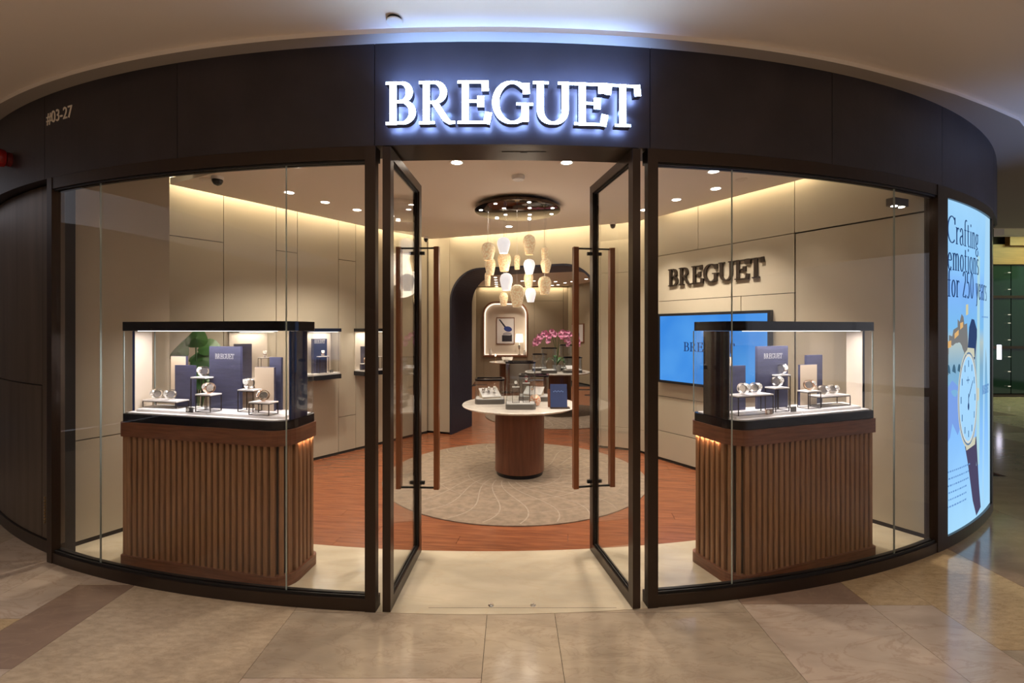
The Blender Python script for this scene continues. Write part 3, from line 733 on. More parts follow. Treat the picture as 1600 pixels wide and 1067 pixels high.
# red alarm sounder
pa = P(SX(-3.74), 0)
al = thing('fire_alarm_sounder', (pa[0], pa[1], 2.80), 'red fire alarm sounder at the left edge of the fascia', 'alarm')
d_ = Vector((pa[0]-P(SX(-3.74), 1)[0], pa[1]-P(SX(-3.74), 1)[1], 0)).normalized()*-1
rot = Vector((0, 0, 1)).rotation_difference(d_).to_matrix()
def oriented(prof, seg, c):
    m = MB(); m.lathe(prof, seg); m.v = [tuple(rot @ Vector(q)+Vector(c)) for q in m.v]; return m
oriented([(0, 0), (.052, 0), (.052, .03), (0, .03)], 20, (pa[0], pa[1], 2.865)).build('base', mat('dark_red', (.12, .006, .006), .4), al, True)
oriented([(.045, .03), (.062, .036), (.066, .06), (.060, .085), (.035, .095), (0, .097)], 24, (pa[0], pa[1], 2.865)).build('dome', redpl, al, True)

# ================================================================== LIGHT BOX
ls0 = SX(3.189); LW = 1.21; Z0, Z1 = .085, 2.565
lb = thing('light_box', (3.8, 3.9, 0), 'tall curved backlit watch poster right of the shop window', 'light box')
def fl(e):
    def fn(a, z, d=0): p = P(ls0+a, -.012+e+d*.001); return (p[0], p[1], z)
    return fn
q = MB(); arcbox(q, ls0-.045, ls0, .004, -.12, 0, 2.641); arcbox(q, ls0+LW, ls0+LW+.06, .004, -.12, 0, 2.641); arcbox(q, ls0, ls0+LW, .004, -.12, 0, Z0); arcbox(q, ls0, ls0+LW, .004, -.12, Z1, 2.641)
q.build('frame', frame_m, lb)
def poster_mat():
    m = bpy.data.materials.new('poster_glow'); m.use_nodes = True; nt = m.node_tree; nt.nodes.clear()
    tc = nt.nodes.new('ShaderNodeTexCoord'); sp = nt.nodes.new('ShaderNodeSeparateXYZ'); nt.links.new(tc.outputs['Object'], sp.inputs[0])
    mr = nt.nodes.new('ShaderNodeMapRange'); mr.inputs['From Max'].default_value = 2.6; nt.links.new(sp.outputs[2], mr.inputs['Value'])
    rp = nt.nodes.new('ShaderNodeValToRGB'); e = rp.color_ramp.elements
    e[0].position = 0; e[0].color = (.42, .75, 1, 1); e[1].position = 1; e[1].color = (.36, .66, .95, 1)
    for pos, c in ((.3, (.26, .55, 1)), (.44, (.20, .45, .72)), (.50, (.22, .42, .60)), (.575, (.45, .55, .55)), (.62, (.20, .50, .85)), (.74, (.22, .46, .95)), (.80, (.28, .60, .98))):
        k = e.new(pos); k.color = (*c, 1)
    nz = nt.nodes.new('ShaderNodeTexNoise'); nz.inputs['Scale'].default_value = 2.2; nt.links.new(tc.outputs['Object'], nz.inputs['Vector'])
    m2 = nt.nodes.new('ShaderNodeMapRange'); m2.inputs['To Min'].default_value = .48; m2.inputs['To Max'].default_value = .60; nt.links.new(nz.outputs['Fac'], m2.inputs['Value'])
    nt.links.new(mr.outputs[0], rp.inputs[0])
    em = nt.nodes.new('ShaderNodeEmission'); nt.links.new(rp.outputs[0], em.inputs[0]); nt.links.new(m2.outputs[0], em.inputs[1])
    o = nt.nodes.new('ShaderNodeOutputMaterial'); nt.links.new(em.outputs[0], o.inputs[0]); return m
q = MB(); arcbox(q, ls0, ls0+LW, -.012, -.10, Z0, Z1, .04); poster = q.build('poster', poster_mat(), lb)
def ink(pts_list, col_, e, s=1.0, name='poster_print', fine=True):
    fn = fl(e); m = emis('ink', col_, s*.54)
    for pts in pts_list: MB().add([fn(a, z) for a, z in pts], [tuple(range(len(pts)))]).build(name, m, poster)
def ell(cx, cz, rx, rz_, a0=0, a1=360, n=36): return [(cx+rx*math.cos(math.radians(a0+(a1-a0)*k/n)), cz+rz_*math.sin(math.radians(a0+(a1-a0)*k/n))) for k in range(n)]
# vertical light band on the right, water, far bank and buildings, bridge
ink([[(.86, Z0), (LW, Z0), (LW, Z1), (1.0, Z1), (.92, 1.9)]], (.40, .68, .92), .0012)
ink([[(.66, .5), (.76, .5), (.78, 2.2), (.70, 2.2)]], (.42, .68, .78), .0014)
ink([[(0, 1.26), (.40, 1.30), (.42, 1.42), (0, 1.50)]], (.16, .22, .26), .0016)
skl = [(0, 1.42), (0, 1.50), (.06, 1.50), (.06, 1.56), (.12, 1.55), (.14, 1.60), (.22, 1.62), (.22, 1.68), (.26, 1.66), (.30, 1.72), (.34, 1.70), (.36, 1.64), (.42, 1.65), (.44, 1.5), (.44, 1.40)]
ink([skl], (.20, .20, .20), .0018)
ink([[(.02, 1.46), (.10, 1.47), (.10, 1.52), (.02, 1.51)], [(.16, 1.53), (.24, 1.56), (.24, 1.60), (.16, 1.57)], [(.27, 1.60), (.33, 1.62), (.33, 1.66), (.27, 1.65)]], (.75, .45, .18), .002)
ink([[(0, 1.75), (.45, 1.80), (.45, 1.72), (0, 1.62)]], (.62, .60, .38), .0015)
ink([ell(.05+.1*k, 1.27, .033, .07, 0, 180, 12) for k in range(4)], (.06, .14, .22), .002)
ink([[(0, .74), (.08, .80), (.12, .90), (.22, .80), (.30, .88), (.34, 1.12), (.12, 1.22), (0, 1.15)]], (.20, .36, .80), .0019)
# the watch: straps, lugs, case, dial, hands, crown
ink([[(.42, 1.38), (.47, 1.62), (.53, 1.685), (.60, 1.68), (.68, 1.60), (.68, 1.54), (.62, 1.36)]], (.03, .06, .16), .0022)
ink([[(.36, .72), (.66, .74), (.74, .34), (.80, .14), (.66, .10), (.56, .24), (.44, .55)]], (.075, .065, .13), .0022)
ink([ell(.455, 1.06, .235, .385)], (.62, .62, .50), .0024); ink([ell(.455, 1.06, .222, .365)], (.13, .22, .36), .0026); ink([ell(.455, 1.06, .212, .350)], (.70, .72, .66), .0028)
ink([ell(.45, 1.06, .198, .330)], (.38, .68, .98), .0030)
ink([[(.69, 1.02), (.74, 1.03), (.74, 1.12), (.69, 1.13)], [(.38, .72), (.40, .66), (.62, .68), (.64, .74)], [(.40, 1.40), (.43, 1.46), (.60, 1.45), (.61, 1.38)]], (.62, .62, .48), .0026)
num = []
for k in range(12):
    a = math.radians(30*k); cx, cz = .45+.165*math.sin(a), 1.06+.275*math.cos(a)
    num.append([(cx-.008, cz-.026), (cx+.008, cz-.026), (cx+.008, cz+.026), (cx-.008, cz+.026)])
ink(num, (.07, .17, .35), .0034)
ink([[(.44, 1.01), (.455, 1.01), (.458, 1.10), (.446, 1.10)], [(.447, 1.07), (.455, 1.06), (.56, 1.19), (.555, 1.20)], ell(.448, 1.0, .018, .03)], (.02, .05, .16), .0036)
ink([[(.40, 1.20), (.47, 1.20), (.47, 1.212), (.40, 1.212)], [(.43, 1.18), (.44, 1.18), (.44, 1.235), (.43, 1.235)]], (.12, .25, .45), .0036)
mb = MB(); fn = fl(.003)
line_text(mb, 'Crafting', .03, .69, .205, 2.245, fn, .105, .035); line_text(mb, 'emotions', .03, .70, .205, 2.045, fn, .105, .035); line_text(mb, 'for 250 years', .035, .99, .205, 1.845, fn, .105, .035)
mb.build('poster_lettering', emis('dark_ink', (.010, .028, .085), 1), poster)
mb = MB(); fb = fl(.0026)
for k in range(6):
    z = .54-.052*k; a = .02
    random.seed(k)
    while a < .42-.02*k+.05:
        wd = random.uniform(.012, .04); mb.add([fb(a, z), fb(a+wd, z), fb(a+wd, z+.012), fb(a, z+.012)], [(0, 1, 2, 3)]); a += wd+.012
for k in range(9): a = .84+.03*k; mb.add([fb(a, 1.70), fb(a+.022, 1.70), fb(a+.022, 1.712), fb(a, 1.712)], [(0, 1, 2, 3)])
mb.build('small_print', emis('faint_ink', (.08, .17, .34), 1), poster, kind='stuff')
mb = MB(); k_ = .27/(6.08*.075)
for ch, (a, b) in zip('BREGUET', POS): glyph_mesh(mb, ch, .86+a*.075*k_, (b-a)*.075*k_, .075, 1.06, fb, .15, .05, 0)
mb.build('poster_lettering', emis('mid_ink', (.05, .12, .28), 1), poster)
arr = P(ls0+LW/2, .25)
random.seed(11)

# ================================================================== WALL SIGN + TV (right wall)
def rwp(u, t, z): q = RA+Rd*u+Rn*t; return (q.x, q.y, z)
ws = thing('wall_sign', rwp(.7, .01, 2.12), 'dark bronze BREGUET letters on the beige wall above the television', 'sign')
bron = mat('dark_bronze_letter', (.045, .032, .024), .35, .6)
U0, U1 = .185, 1.362
k_ = (U1-U0)/(6.08*.205)
for ch, (a, b) in zip('BREGUET', POS):
    q = MB(); glyph_mesh(q, ch, U0+a*.205*k_, (b-a)*.205*k_, .205, 2.118, lambda a_, z, d: rwp(a_, .004+d, z), .17, .055, .022); q.build('letter', bron, ws)
tv = thing('television', rwp(.75, .03, .965), 'wall television with a blue screen and black frame behind the right display case', 'television')
def rbox(u0, u1, t0, t1, z0, z1):
    pts = [rwp(u, t, 0)[:2] for u, t in ((u0, t0), (u1, t0), (u1, t1), (u0, t1))]
    return MB().prism(pts[::-1], z0, z1)
TU0, TU1 = .055, 1.455
rbox(TU0, TU1, .005, .05, .962, 1.792).build('bezel', tvb, tv)
def tvmat():
    m = bpy.data.materials.new('tv_glow'); m.use_nodes = True; nt = m.node_tree; nt.nodes.clear()
    tc = nt.nodes.new('ShaderNodeTexCoord'); nz = nt.nodes.new('ShaderNodeTexNoise'); nz.inputs['Scale'].default_value = 1.6; nt.links.new(tc.outputs['Object'], nz.inputs['Vector'])
    rp = nt.nodes.new('ShaderNodeValToRGB'); rp.color_ramp.elements[0].position = .35; rp.color_ramp.elements[1].position = .7
    rp.color_ramp.elements[0].color = (.050, .27, .80, 1); rp.color_ramp.elements[1].color = (.11, .40, .92, 1); nt.links.new(nz.outputs['Fac'], rp.inputs[0])
    em = nt.nodes.new('ShaderNodeEmission'); em.inputs[1].default_value = .54; nt.links.new(rp.outputs[0], em.inputs[0])
    o = nt.nodes.new('ShaderNodeOutputMaterial'); nt.links.new(em.outputs[0], o.inputs[0]); return m
rbox(TU0+.03, TU1-.03, .05, .0505, .992, 1.762).build('screen', tvmat(), tv)
mb = MB(); k_ = .64/(6.08*.10)
for ch, (a, b) in zip('BREGUET', POS): glyph_mesh(mb, ch, .435+a*.10*k_, (b-a)*.10*k_, .105, 1.352, lambda a_, z, d: rwp(a_, .0515, z), .15, .055, 0)
mb.build('screen_lettering', emis('screen_ink', (.01, .02, .07), 1), tv)

# ================================================================== DISPLAY CASES
def lineint(p, d, q, e):
    t = ((q[0]-p[0])*e[1]-(q[1]-p[1])*e[0])/(d[0]*e[1]-d[1]*e[0]); return (p[0]+d[0]*t, p[1]+d[1]*t)
def inset(poly, k):
    n = len(poly); out = []
    for i in range(n):
        a, b, c = poly[i-1], poly[i], poly[(i+1) % n]
        d1 = Vector((b[0]-a[0], b[1]-a[1])).normalized(); d2 = Vector((c[0]-b[0], c[1]-b[1])).normalized()
        n1 = Vector((-d1.y, d1.x)); n2 = Vector((-d2.y, d2.x))
        out.append(lineint((a[0]+n1.x*k, a[1]+n1.y*k), d1, (b[0]+n2.x*k, b[1]+n2.y*k), d2))
    return out
def rounded(poly, rs, seg=6):
    n = len(poly); out = []
    for i in range(n):
        a, b, c = Vector(poly[i-1]), Vector(poly[i]), Vector(poly[(i+1) % n]); r = rs[i]
        if r <= 0: out.append(tuple(b)); continue
        u = (a-b).normalized(); v = (c-b).normalized(); ang_ = u.angle(v); t = r/math.tan(ang_/2)
        cen = b+(u+v).normalized()*(r/math.sin(ang_/2)); p0 = b+u*t; p1 = b+v*t
        a0 = math.atan2(p0.y-cen.y, p0.x-cen.x); a1 = math.atan2(p1.y-cen.y, p1.x-cen.x); da = (a1-a0+PI) % (2*PI)-PI
        out += [(cen.x+r*math.cos(a0+da*k/seg), cen.y+r*math.sin(a0+da*k/seg)) for k in range(seg+1)]
    return out
def walk(loop, step):
    """points + tangents at an even spacing round a closed loop"""
    n = len(loop); L = [math.dist(loop[i], loop[(i+1) % n]) for i in range(n)]; T = sum(L); k = round(T/step); st = T/k; res = []; i = 0; acc = 0
    for j in range(k):
        s = j*st
        while acc+L[i] < s: acc += L[i]; i += 1
        t = (s-acc)/L[i]; a, b = Vector(loop[i]), Vector(loop[(i+1) % n]); res.append((a+(b-a)*t, (b-a).normalized()))
    return res
case_info = {}
def display_case(side, quad, rs, label, tall_panel_edges):
    cx = sum(p[0] for p in quad)/4; cy = sum(p[1] for p in quad)/4
    root = thing('display_case', (cx, cy, 0), label, 'display case', 'lit watch display cases in the windows')
    rr = lambda k: [max(r-k, .008) for r in rs]
    out = rounded(quad, rs); i1 = rounded(inset(quad, .012), rr(.012)); 
    MB().prism(out, .002, .072).build('plinth', wood, root)
    MB().prism(out, .878, .975).build('top_band', wood, root)
    core = rounded(inset(quad, .040), rr(.040)); MB().prism(core, .072, .878).build('core', corem, root)
    mid = rounded(inset(quad, .026), rr(.026), 8)
    proto_ = None
    for p, d in walk(mid, .0475):
        n = Vector((d.y, -d.x)); hw = .0145
        pts = [p-d*hw-n*.014, p+d*hw-n*.014, p+d*hw+n*.008, p+d*(hw-.004)+n*.013, p-d*(hw-.004)+n*.013, p-d*hw+n*.008][::-1]
        q = MB().prism([tuple(v) for v in pts][::-1], .072, .878); q.build('slat', slat_m, root)
    tray = rounded(inset(quad, .012), rr(.012)); MB().prism(tray, .975, 1.030).build('tray', hood, root)
    hd = rounded(inset(quad, .010), rr(.010)); MB().prism(hd, 1.592, 1.653).build('hood', hood, root)
    deck = rounded(inset(quad, .035), rr(.035)); MB().prism(deck, 1.030, 1.036).build('deck', white, root)
    q4 = inset(quad, .075); FL, FR, BR, BL = [Vector(p) for p in q4]
    for a, b in ((.0, .495), (.505, 1.0)):
        pts = [FL.lerp(FR, a), FL.lerp(FR, b), BL.lerp(BR, b), BL.lerp(BR, a)]
        MB().prism([tuple(p) for p in pts], 1.036, 1.052).build('platform', white, root)
    # glass shell
    go = rounded(inset(quad, .018), rr(.018), 6); gi = rounded(inset(quad, .024), rr(.024), 6)
    m = MB(); n = len(go); MB().ring(go, gi, 1.030, 1.592).build('glass_shell', glass, root, True)
    for c4 in inset(quad, .0195):
        MB().box(c4[0]-.003, c4[0]+.003, c4[1]-.003, c4[1]+.003, 1.031, 1.591).build('glass_corner', edgeglass, root) if c4 in (inset(quad, .0195)[3 if side == 'r' else 0], inset(quad, .0195)[1 if side == 'r' else 3]) else None
    # opaque end panels with a cream inner face
    Q = [Vector(p) for p in inset(quad, .030)]
    for (a, b, inx) in ((Q[0], Q[3], 1), (Q[1], Q[2], -1)):
        d = b-a; p0 = a+d*.20; p1 = a+d*.80; n = Vector((d.y, -d.x)).normalized()*inx
        if inx == 1: o4 = [p0, p0+n*.014, p1+n*.014, p1]
        else: o4 = [p0, p1, p1+n*.014, p0+n*.014]
        o4 = [tuple(v) for v in (o4)]
        pn = MB().prism(o4, 1.031, 1.591).build('end_panel', towerm if side == 'l' else towerk, root)
        o5 = [p0+n*.014, p0+n*.017, p1+n*.017, p1+n*.014] if inx == 1 else [p0+n*.014, p1+n*.014, p1+n*.017, p0+n*.017]
        MB().prism([tuple(v) for v in o5], 1.034, 1.590).build('inner_face', cream, pn)
    # light strips: under the hood along the front, and under the top band at the door side
    a, b = Vector(inset(quad, .05)[0]), Vector(inset(quad, .05)[1]); d = (b-a).normalized(); n = Vector((-d.y, d.x)); a2 = a+d*.06; b2 = b-d*.06
    MB().prism([tuple(a2), tuple(b2), tuple(b2+n*.014), tuple(a2+n*.014)], 1.589, 1.592).build('light_strip', casestrip, root)
    c = (Vector(quad[0])+Vector(quad[1])+Vector(quad[2])+Vector(quad[3]))/4
    L = lamp('AREA', 'case_light', (c.x, c.y, 1.588), 6, (1, .93, .92), (b-a).length*.85, (0, 0, math.atan2(d.y, d.x)), size_y=.2)
    e0, e1 = tall_panel_edges
    a, b = Vector(inset(quad, .004)[e0]), Vector(inset(quad, .004)[e1]); d = (b-a).normalized(); n = Vector((-d.y, d.x)); 
    if e0 == 1: nn = n
    a2, b2 = (a+d*.145, b-d*.03) if e0 == 1 else (a+d*.03, b-d*.145)
    pts = [tuple(a2+n*.004), tuple(b2+n*.004), tuple(b2+n*.009), tuple(a2+n*.009)]
    MB().prism(pts, .8765, .878).build('under_light_strip', spotw, root)
    return root
QL = [(-2.66, 3.23), (-1.37, 2.90), (-1.335, 3.29), (-2.70, 3.60)]
QR = [(1.37, 2.91), (2.57, 3.36), (2.60, 3.73), (1.235, 3.32)]
display_case('l', QL, (.03, .13, .05, .03), 'slatted wooden display case with a lit glass top in the left window', (1, 2))
display_case('r', QR, (.13, .03, .03, .05), 'slatted wooden display case with a lit glass top in the right window', (3, 0))

# ---- contents of the cases
GB = 'display boards in the window cases'; GW = 'watches on show in the window cases'; GS = 'wire stands in the window cases'; GL = 'small plates in the window cases'
def board(p0, p1, z0, z1, m, label, brand_txt=False, t=.016, name='display_board', group=GB, nk=.4, edge=navyb, bz=.80, bh=.036, bw_=.60):
    a = Vector((*p0, 0)); b = Vector((*p1, 0)); d = (b-a).normalized(); n = Vector((-d.y, d.x, 0)); c = (a+b)/2; L = (b-a).length
    r = thing(name, (c.x, c.y, z0), label, 'display board', group)
    def bx(u0, u1, t0, t1, za, zb):
        pts = [a+d*u+n*q for u, q in ((u0, t0), (u1, t0), (u1, t1), (u0, t1))]; return MB().prism([(p.x, p.y) for p in pts], za, zb)
    bx(0, L, 0, t, z0, z1).build('core', edge, r); bx(.002, L-.002, -.002, 0, z0+.002, z1-.002).build('face', m, r)
    if brand_txt:
        W = L*bw_; x0 = (L-W)/2; k = W/(6.08*bh); mb = MB()
        for ch, (u, v) in zip('BREGUET', POS):
            def fn(a_, z, dd): q = a+d*a_-n*.003; return (q.x, q.y, z)
            glyph_mesh(mb, ch, x0+u*bh*k, (v-u)*bh*k, bh, z0+(z1-z0)*bz, fn, .10, .036, 0)
        mb.build('lettering', mat('silver_print', (.55, .54, .55), .4), r)
    return r
# all boards stand on the platform at 1.052
board((-2.504, 3.500), (-2.370, 3.466), 1.052, 1.407, creamb, 'cream board at the left of the left case, behind a navy one')
board((-2.432, 3.440), (-2.262, 3.397), 1.052, 1.345, navyb, 'short navy board at the left of the left case')
board((-2.121, 3.341), (-1.864, 3.276), 1.052, 1.483, navyb, 'tall navy board lettered BREGUET in the left case', True)
board((-1.752, 3.247), (-1.600, 3.208), 1.052, 1.347, creamb, 'cream board at the right of the left case')
board((-1.666, 3.275), (-1.572, 3.251), 1.052, 1.411, navyb, 'narrow navy board at the right end of the left case')
board((1.443, 3.275), (1.530, 3.307), 1.052, 1.412, creamb, 'cream board at the left of the right case, behind a navy one')
board((1.440, 3.203), (1.598, 3.263), 1.052, 1.355, navyb, 'short navy board at the left of the right case')
board((1.689, 3.286), (1.960, 3.387), 1.052, 1.485, navyb, 'tall navy board lettered BREGUET in the right case', True)
board((2.166, 3.507), (2.321, 3.566), 1.052, 1.412, navyb, 'navy board behind the cream one in the right case')
board((2.080, 3.443), (2.240, 3.503), 1.052, 1.346, creamb, 'cream board in the right half of the right case')

def stand(cx, cy, wd, dp, zt, rz, label, z0=1.052, group=GS, nm='wire_stand'):
    r = thing(nm, (cx, cy, z0), label, 'stand', group, rz)
    h = zt-z0; o = r.location.copy(); r.location = (0, 0, 0)
    MB().box(-wd/2, wd/2, -dp/2, dp/2, h-.008, h).build('top_plate', white, r)
    MB().box(-wd/2+.001, wd/2-.001, -dp/2+.001, dp/2-.001, h-.013, h-.008).build('rim', wire, r)
    e = .0022
    for sx in (-1, 1):
        for sy in (-1, 1):
            x_, y_ = sx*(wd/2-e), sy*(dp/2-e); MB().box(x_-e, x_+e, y_-e, y_+e, 0, h-.013).build('leg', wire, r)
    b = MB()
    for sy in (-1, 1): y_ = sy*(dp/2-e); b.box(-wd/2, wd/2, y_-e*.8, y_+e*.8, 0, .003)
    for sx in (-1, 1): x_ = sx*(wd/2-e); b.box(x_-e*.8, x_+e*.8, -dp/2, dp/2, 0, .003)
    b.build('foot_ring', wire, r)
    r.location = o; return r
def make_watch(strap, case, label, group=GW, s=1.0):
    r = thing('watch', (0, 0, 0), label, 'watch', group)
    # a watch closed round a C-shaped holder: strap loop, case with dial tilted up, small foot
    m = MB(); n = 22; R = .031*s; hw = .016*s; th = .0035*s; cz = .040*s
    vs = []
    for k in range(n+1):
        a = math.radians(112+316*k/n); 
        for rr_, yy in ((R, -hw), (R, hw), (R+th, hw), (R+th, -hw)): vs.append((rr_*math.cos(a), yy, cz+rr_*math.sin(a)))
    f = [(0, 1, 2, 3), (4*n+3, 4*n+2, 4*n+1, 4*n)]
    for k in range(n):
        a = 4*k; b = a+4; f += [(a, a+1, b+1, b), (a+1, a+2, b+2, b+1), (a+2, a+3, b+3, b+2), (a+3, a, b, b+3)]
    m.add(vs, f).build('strap', strap, r, True)
    M = Matrix.Rotation(math.radians(-22), 3, 'Y')   # dial normal tilted forward from +Z
    def tilt(mb):
        # local: axis +Z -> direction at angle 70 deg on loop
        ax = math.radians(90); mm = Matrix.Rotation(math.radians(0), 3, 'Y'); c = Vector((0, 0, cz+R*1.0))
        mb.v = [tuple(mm @ Vector(q)+c) for q in mb.v]; return mb
    tilt(MB().lathe([(0, -.002*s), (.019*s, -.002*s), (.022*s, .003*s), (.0205*s, .008*s), (.0175*s, .0085*s)], 20)).build('case', case, r, True)
    tilt(MB().lathe([(.0175*s, .0078*s), (0, .0078*s)], 20)).build('dial', dialm, r)
    tilt(MB().box(-.0008*s, .0008*s, -.002*s, .011*s, .0080*s, .0086*s).box(-.0008*s, .008*s, -.0008*s, .0008*s, .0080*s, .0086*s)).build('hand', darkleather, r)
    tilt(MB().box(.021*s, .026*s, -.002*s, .002*s, 0, .004*s)).build('crown', case, r)
    q = MB().lathe([(0, -hw*.7), (R*.74, -hw*.7), (R*.78, -hw*.5), (R*.78, hw*.5), (R*.74, hw*.7), (0, hw*.7)], 20)
    q.v = [(a, c_, b+cz) for a, b, c_ in q.v]; q.build('cushion', cushion_m, r, True)
    MB().box(-.010*s, .010*s, -.008*s, .008*s, 0, .010*s).build('foot', case, r)
    return r
def tip(r, rz, ax=-58):
    """lean the loop so the dial faces out; rz = heading of the dial"""
    r.rotation_euler = (0, 0, rz)
# watch meshes are authored with the dial on top; rotate them bodily about the loop centre so that the dial faces forward-up
def rotate_watch_meshes(r, deg, s=1.0):
    cz = .040*s; mm = Matrix.Rotation(math.radians(deg), 3, 'Y')
    for ch in r.children:
        if ch.name.startswith('foot'): continue
        for v in ch.data.vertices: q = mm @ (Vector(v.co)-Vector((0, 0, cz))); v.co = q+Vector((0, 0, cz))
protos = {}
for key, st_, cs_ in (('steel', chrome, chrome), ('rose', rose, rose)):
    pass
first_used = {}
def watch(kind, x, y, z, rz, label, s=1.0, group=GW):
    key = (kind, s)
    if key not in first_used:
        st_, cs_ = {'steel': (chrome, chrome), 'rose': (rose, rose), 'dark': (darkleather, chrome), 'red': (strapr, chrome)}[kind]
        r = make_watch(st_, cs_, label, group, s); rotate_watch_meshes(r, 68, s); r.location = (x, y, z); r.rotation_euler = (0, 0, rz); first_used[key] = r; return r
    return clone(first_used[key], (x, y, z), rz, label, group)
aL = math.atan2(-.246, .969); aR = math.atan2(.351, .936)
# left case
stand(-2.452, 3.378, .30, .10, 1.105, aL, 'low wide wire stand at the left end of the left case')
stand(-2.150, 3.322, .125, .09, 1.272, aL, 'tallest wire stand of the left case, in front of the tall navy board')
stand(-2.040, 3.205, .125, .09, 1.170, aL, 'lower wire stand beside the tallest one in the left case')
stand(-1.762, 3.205, .125, .08, 1.200, aL, 'wire stand right of the tall navy board in the left case')
stand(-1.610, 3.090, .155, .085, 1.135, aL, 'low wire stand at the right end of the left case')
fx = -PI/2
watch('steel', -2.525, 3.392, 1.105, fx-.55, 'left watch of the pair on the low stand, left end of the left case')
watch('steel', -2.410, 3.365, 1.105, fx-.55, 'right watch of the pair on the low stand, left end of the left case')
watch('steel', -2.145, 3.318, 1.272, fx-.5, 'steel watch on the tallest stand of the left case')
watch('rose', -2.035, 3.203, 1.170, fx-.5, 'rose gold watch under the tallest stand of the left case')
watch('steel', -1.765, 3.204, 1.200, fx-.2, 'steel watch right of the tall navy board in the left case')
watch('rose', -1.610, 3.088, 1.135, fx-.9, 'rose gold watch on the low stand, right end of the left case')
# right case
stand(1.555, 3.115, .30, .10, 1.180, aR, 'wide wire stand at the left end of the right case')
stand(1.790, 3.220, .125, .085, 1.213, aR, 'wire stand in front of the tall navy board in the right case')
stand(1.880, 3.340, .125, .060, 1.287, aR, 'tallest wire stand of the right case')
stand(2.085, 3.345, .125, .085, 1.174, aR, 'wire stand in front of the cream board in the right case')
stand(2.300, 3.455, .30, .10, 1.129, aR, 'low wide wire stand at the right end of the right case')
watch('steel', 1.500, 3.092, 1.180, fx+.55, 'left watch of the pair at the left end of the right case')
watch('steel', 1.597, 3.130, 1.180, fx+.55, 'right watch of the pair at the left end of the right case')
watch('steel', 1.788, 3.218, 1.213, fx+.5, 'steel watch in front of the tall navy board in the right case')
watch('steel', 1.885, 3.338, 1.287, fx+.5, 'steel watch on the tallest stand of the right case')
watch('rose', 2.085, 3.343, 1.174, fx+.6, 'rose gold watch in front of the cream board in the right case')
watch('steel', 2.240, 3.430, 1.129, fx+.5, 'left watch of the pair at the right end of the right case')
watch('steel', 2.330, 3.464, 1.129, fx+.5, 'right watch of the pair at the right end of the right case')
def plate(x, y, rz, label, m=greym, disc=True, wd=.055, z0=1.052, group=GL):
    r = thing('label_plate', (0, 0, 0), label, 'label plate', group)
    MB().box(-wd/2, wd/2, -.004, .004, 0, .034).build('block', m, r)
    if disc: 
        q = MB().lathe([(0, 0), (.011, 0), (.011, .002), (0, .002)], 14); q.v = [(-.010+a, -.0045-c_, .017+b) for a, b, c_ in q.v]; q.build('emblem', dialm, r)
    r.location = (x, y, z0); r.rotation_euler = (0, 0, rz); return r
plate(-2.135, 3.158, aL, 'small grey plate with a white disc in the left case')
plate(1.662, 3.085, aR, 'small plate with a white disc near the middle of the right case', rose)
plate(1.880, 3.186, aR, 'plain small dark plate right of the disc plate in the right case', greym, False, .045)

# ================================================================== WALL CASES (left wall)
def lwp(u, t, z): q = LA+Ld*u+Ln*t; return (q.x, q.y, z)
def lbox(u0, u1, t0, t1, z0, z1):
    pts = [lwp(u, t, 0)[:2] for u, t in ((u0, t0), (u1, t0), (u1, t1), (u0, t1))]
    return MB().prism(pts[::-1], z0, z1)
wallglow = emis('wall_case_glow', (1, .88, .74), 1.5)
def wall_case(u0, u1, dp, label):
    r = thing('wall_display_case', lwp((u0+u1)/2, dp/2, 1.0), label, 'display case', 'glazed display cases on the left wall')
    lbox(u0, u1, 0, dp, 1.0, 1.055).build('base', hood, r); lbox(u0, u1, 0, dp, 1.575, 1.615).build('hood', hood, r)
    lbox(u0+.01, u1-.01, .003, .012, 1.055, 1.575).build('back_panel', cream, r)
    lbox(u0+.012, u1-.012, .012, dp-.01, 1.055, 1.075).build('platform', white, r)
    g = lbox(u0+.002, u1-.002, dp-.007, dp-.002, 1.055, 1.575)
    for a in ((u0+.002, u0+.007, .012, dp-.007, 1.055, 1.575), (u1-.007, u1-.002, .012, dp-.007, 1.055, 1.575)): e = lbox(*a); g.add(e.v, e.f)
    g.build('glass_shell', glass, r)
    lbox(u0+.03, u1-.03, dp-.03, dp-.02, 1.569, 1.575).build('light_strip', wallglow, r)
    c = lwp((u0+u1)/2, dp/2, 1.568); lamp('AREA', 'wall_case_light', c, 1.1, (1, .88, .74), (u1-u0)*.8, (0, 0, math.atan2(Ld.y, Ld.x)), size_y=dp*.6)
    return r
def wboard(u0, u1, t, z1, m, label, br=False): return board(lwp(u0, t, 0)[:2], lwp(u1, t, 0)[:2], 1.075, z1, m, label, br, name='display_board', group='boards in the wall cases', bz=.86, bh=.05, bw_=.7)
WC = [(1.30, 1.72), (2.08, 2.52), (2.86, 3.22)]
DP = .22
wall_case(*WC[0], DP, 'wall case seen through the left window case'); wall_case(*WC[1], DP, 'wall case just right of the left window case'); wall_case(*WC[2], DP, 'wall case nearest the doors on the left wall')
wboard(1.32, 1.50, .10, 1.45, navyb, 'navy board in the wall case seen through the window case')
wboard(2.20, 2.40, .10, 1.49, navyb, 'navy board lettered BREGUET in the middle wall case', True)
wboard(2.90, 3.02, .10, 1.38, navyb, 'short navy board in the wall case nearest the doors')
def wstand(u, t, zt, label, wd=.12): p = lwp(u, t, 1.075); return stand(p[0], p[1], wd, .07, zt, math.atan2(Ld.y, Ld.x), label, 1.075, 'wire stands in the wall cases')
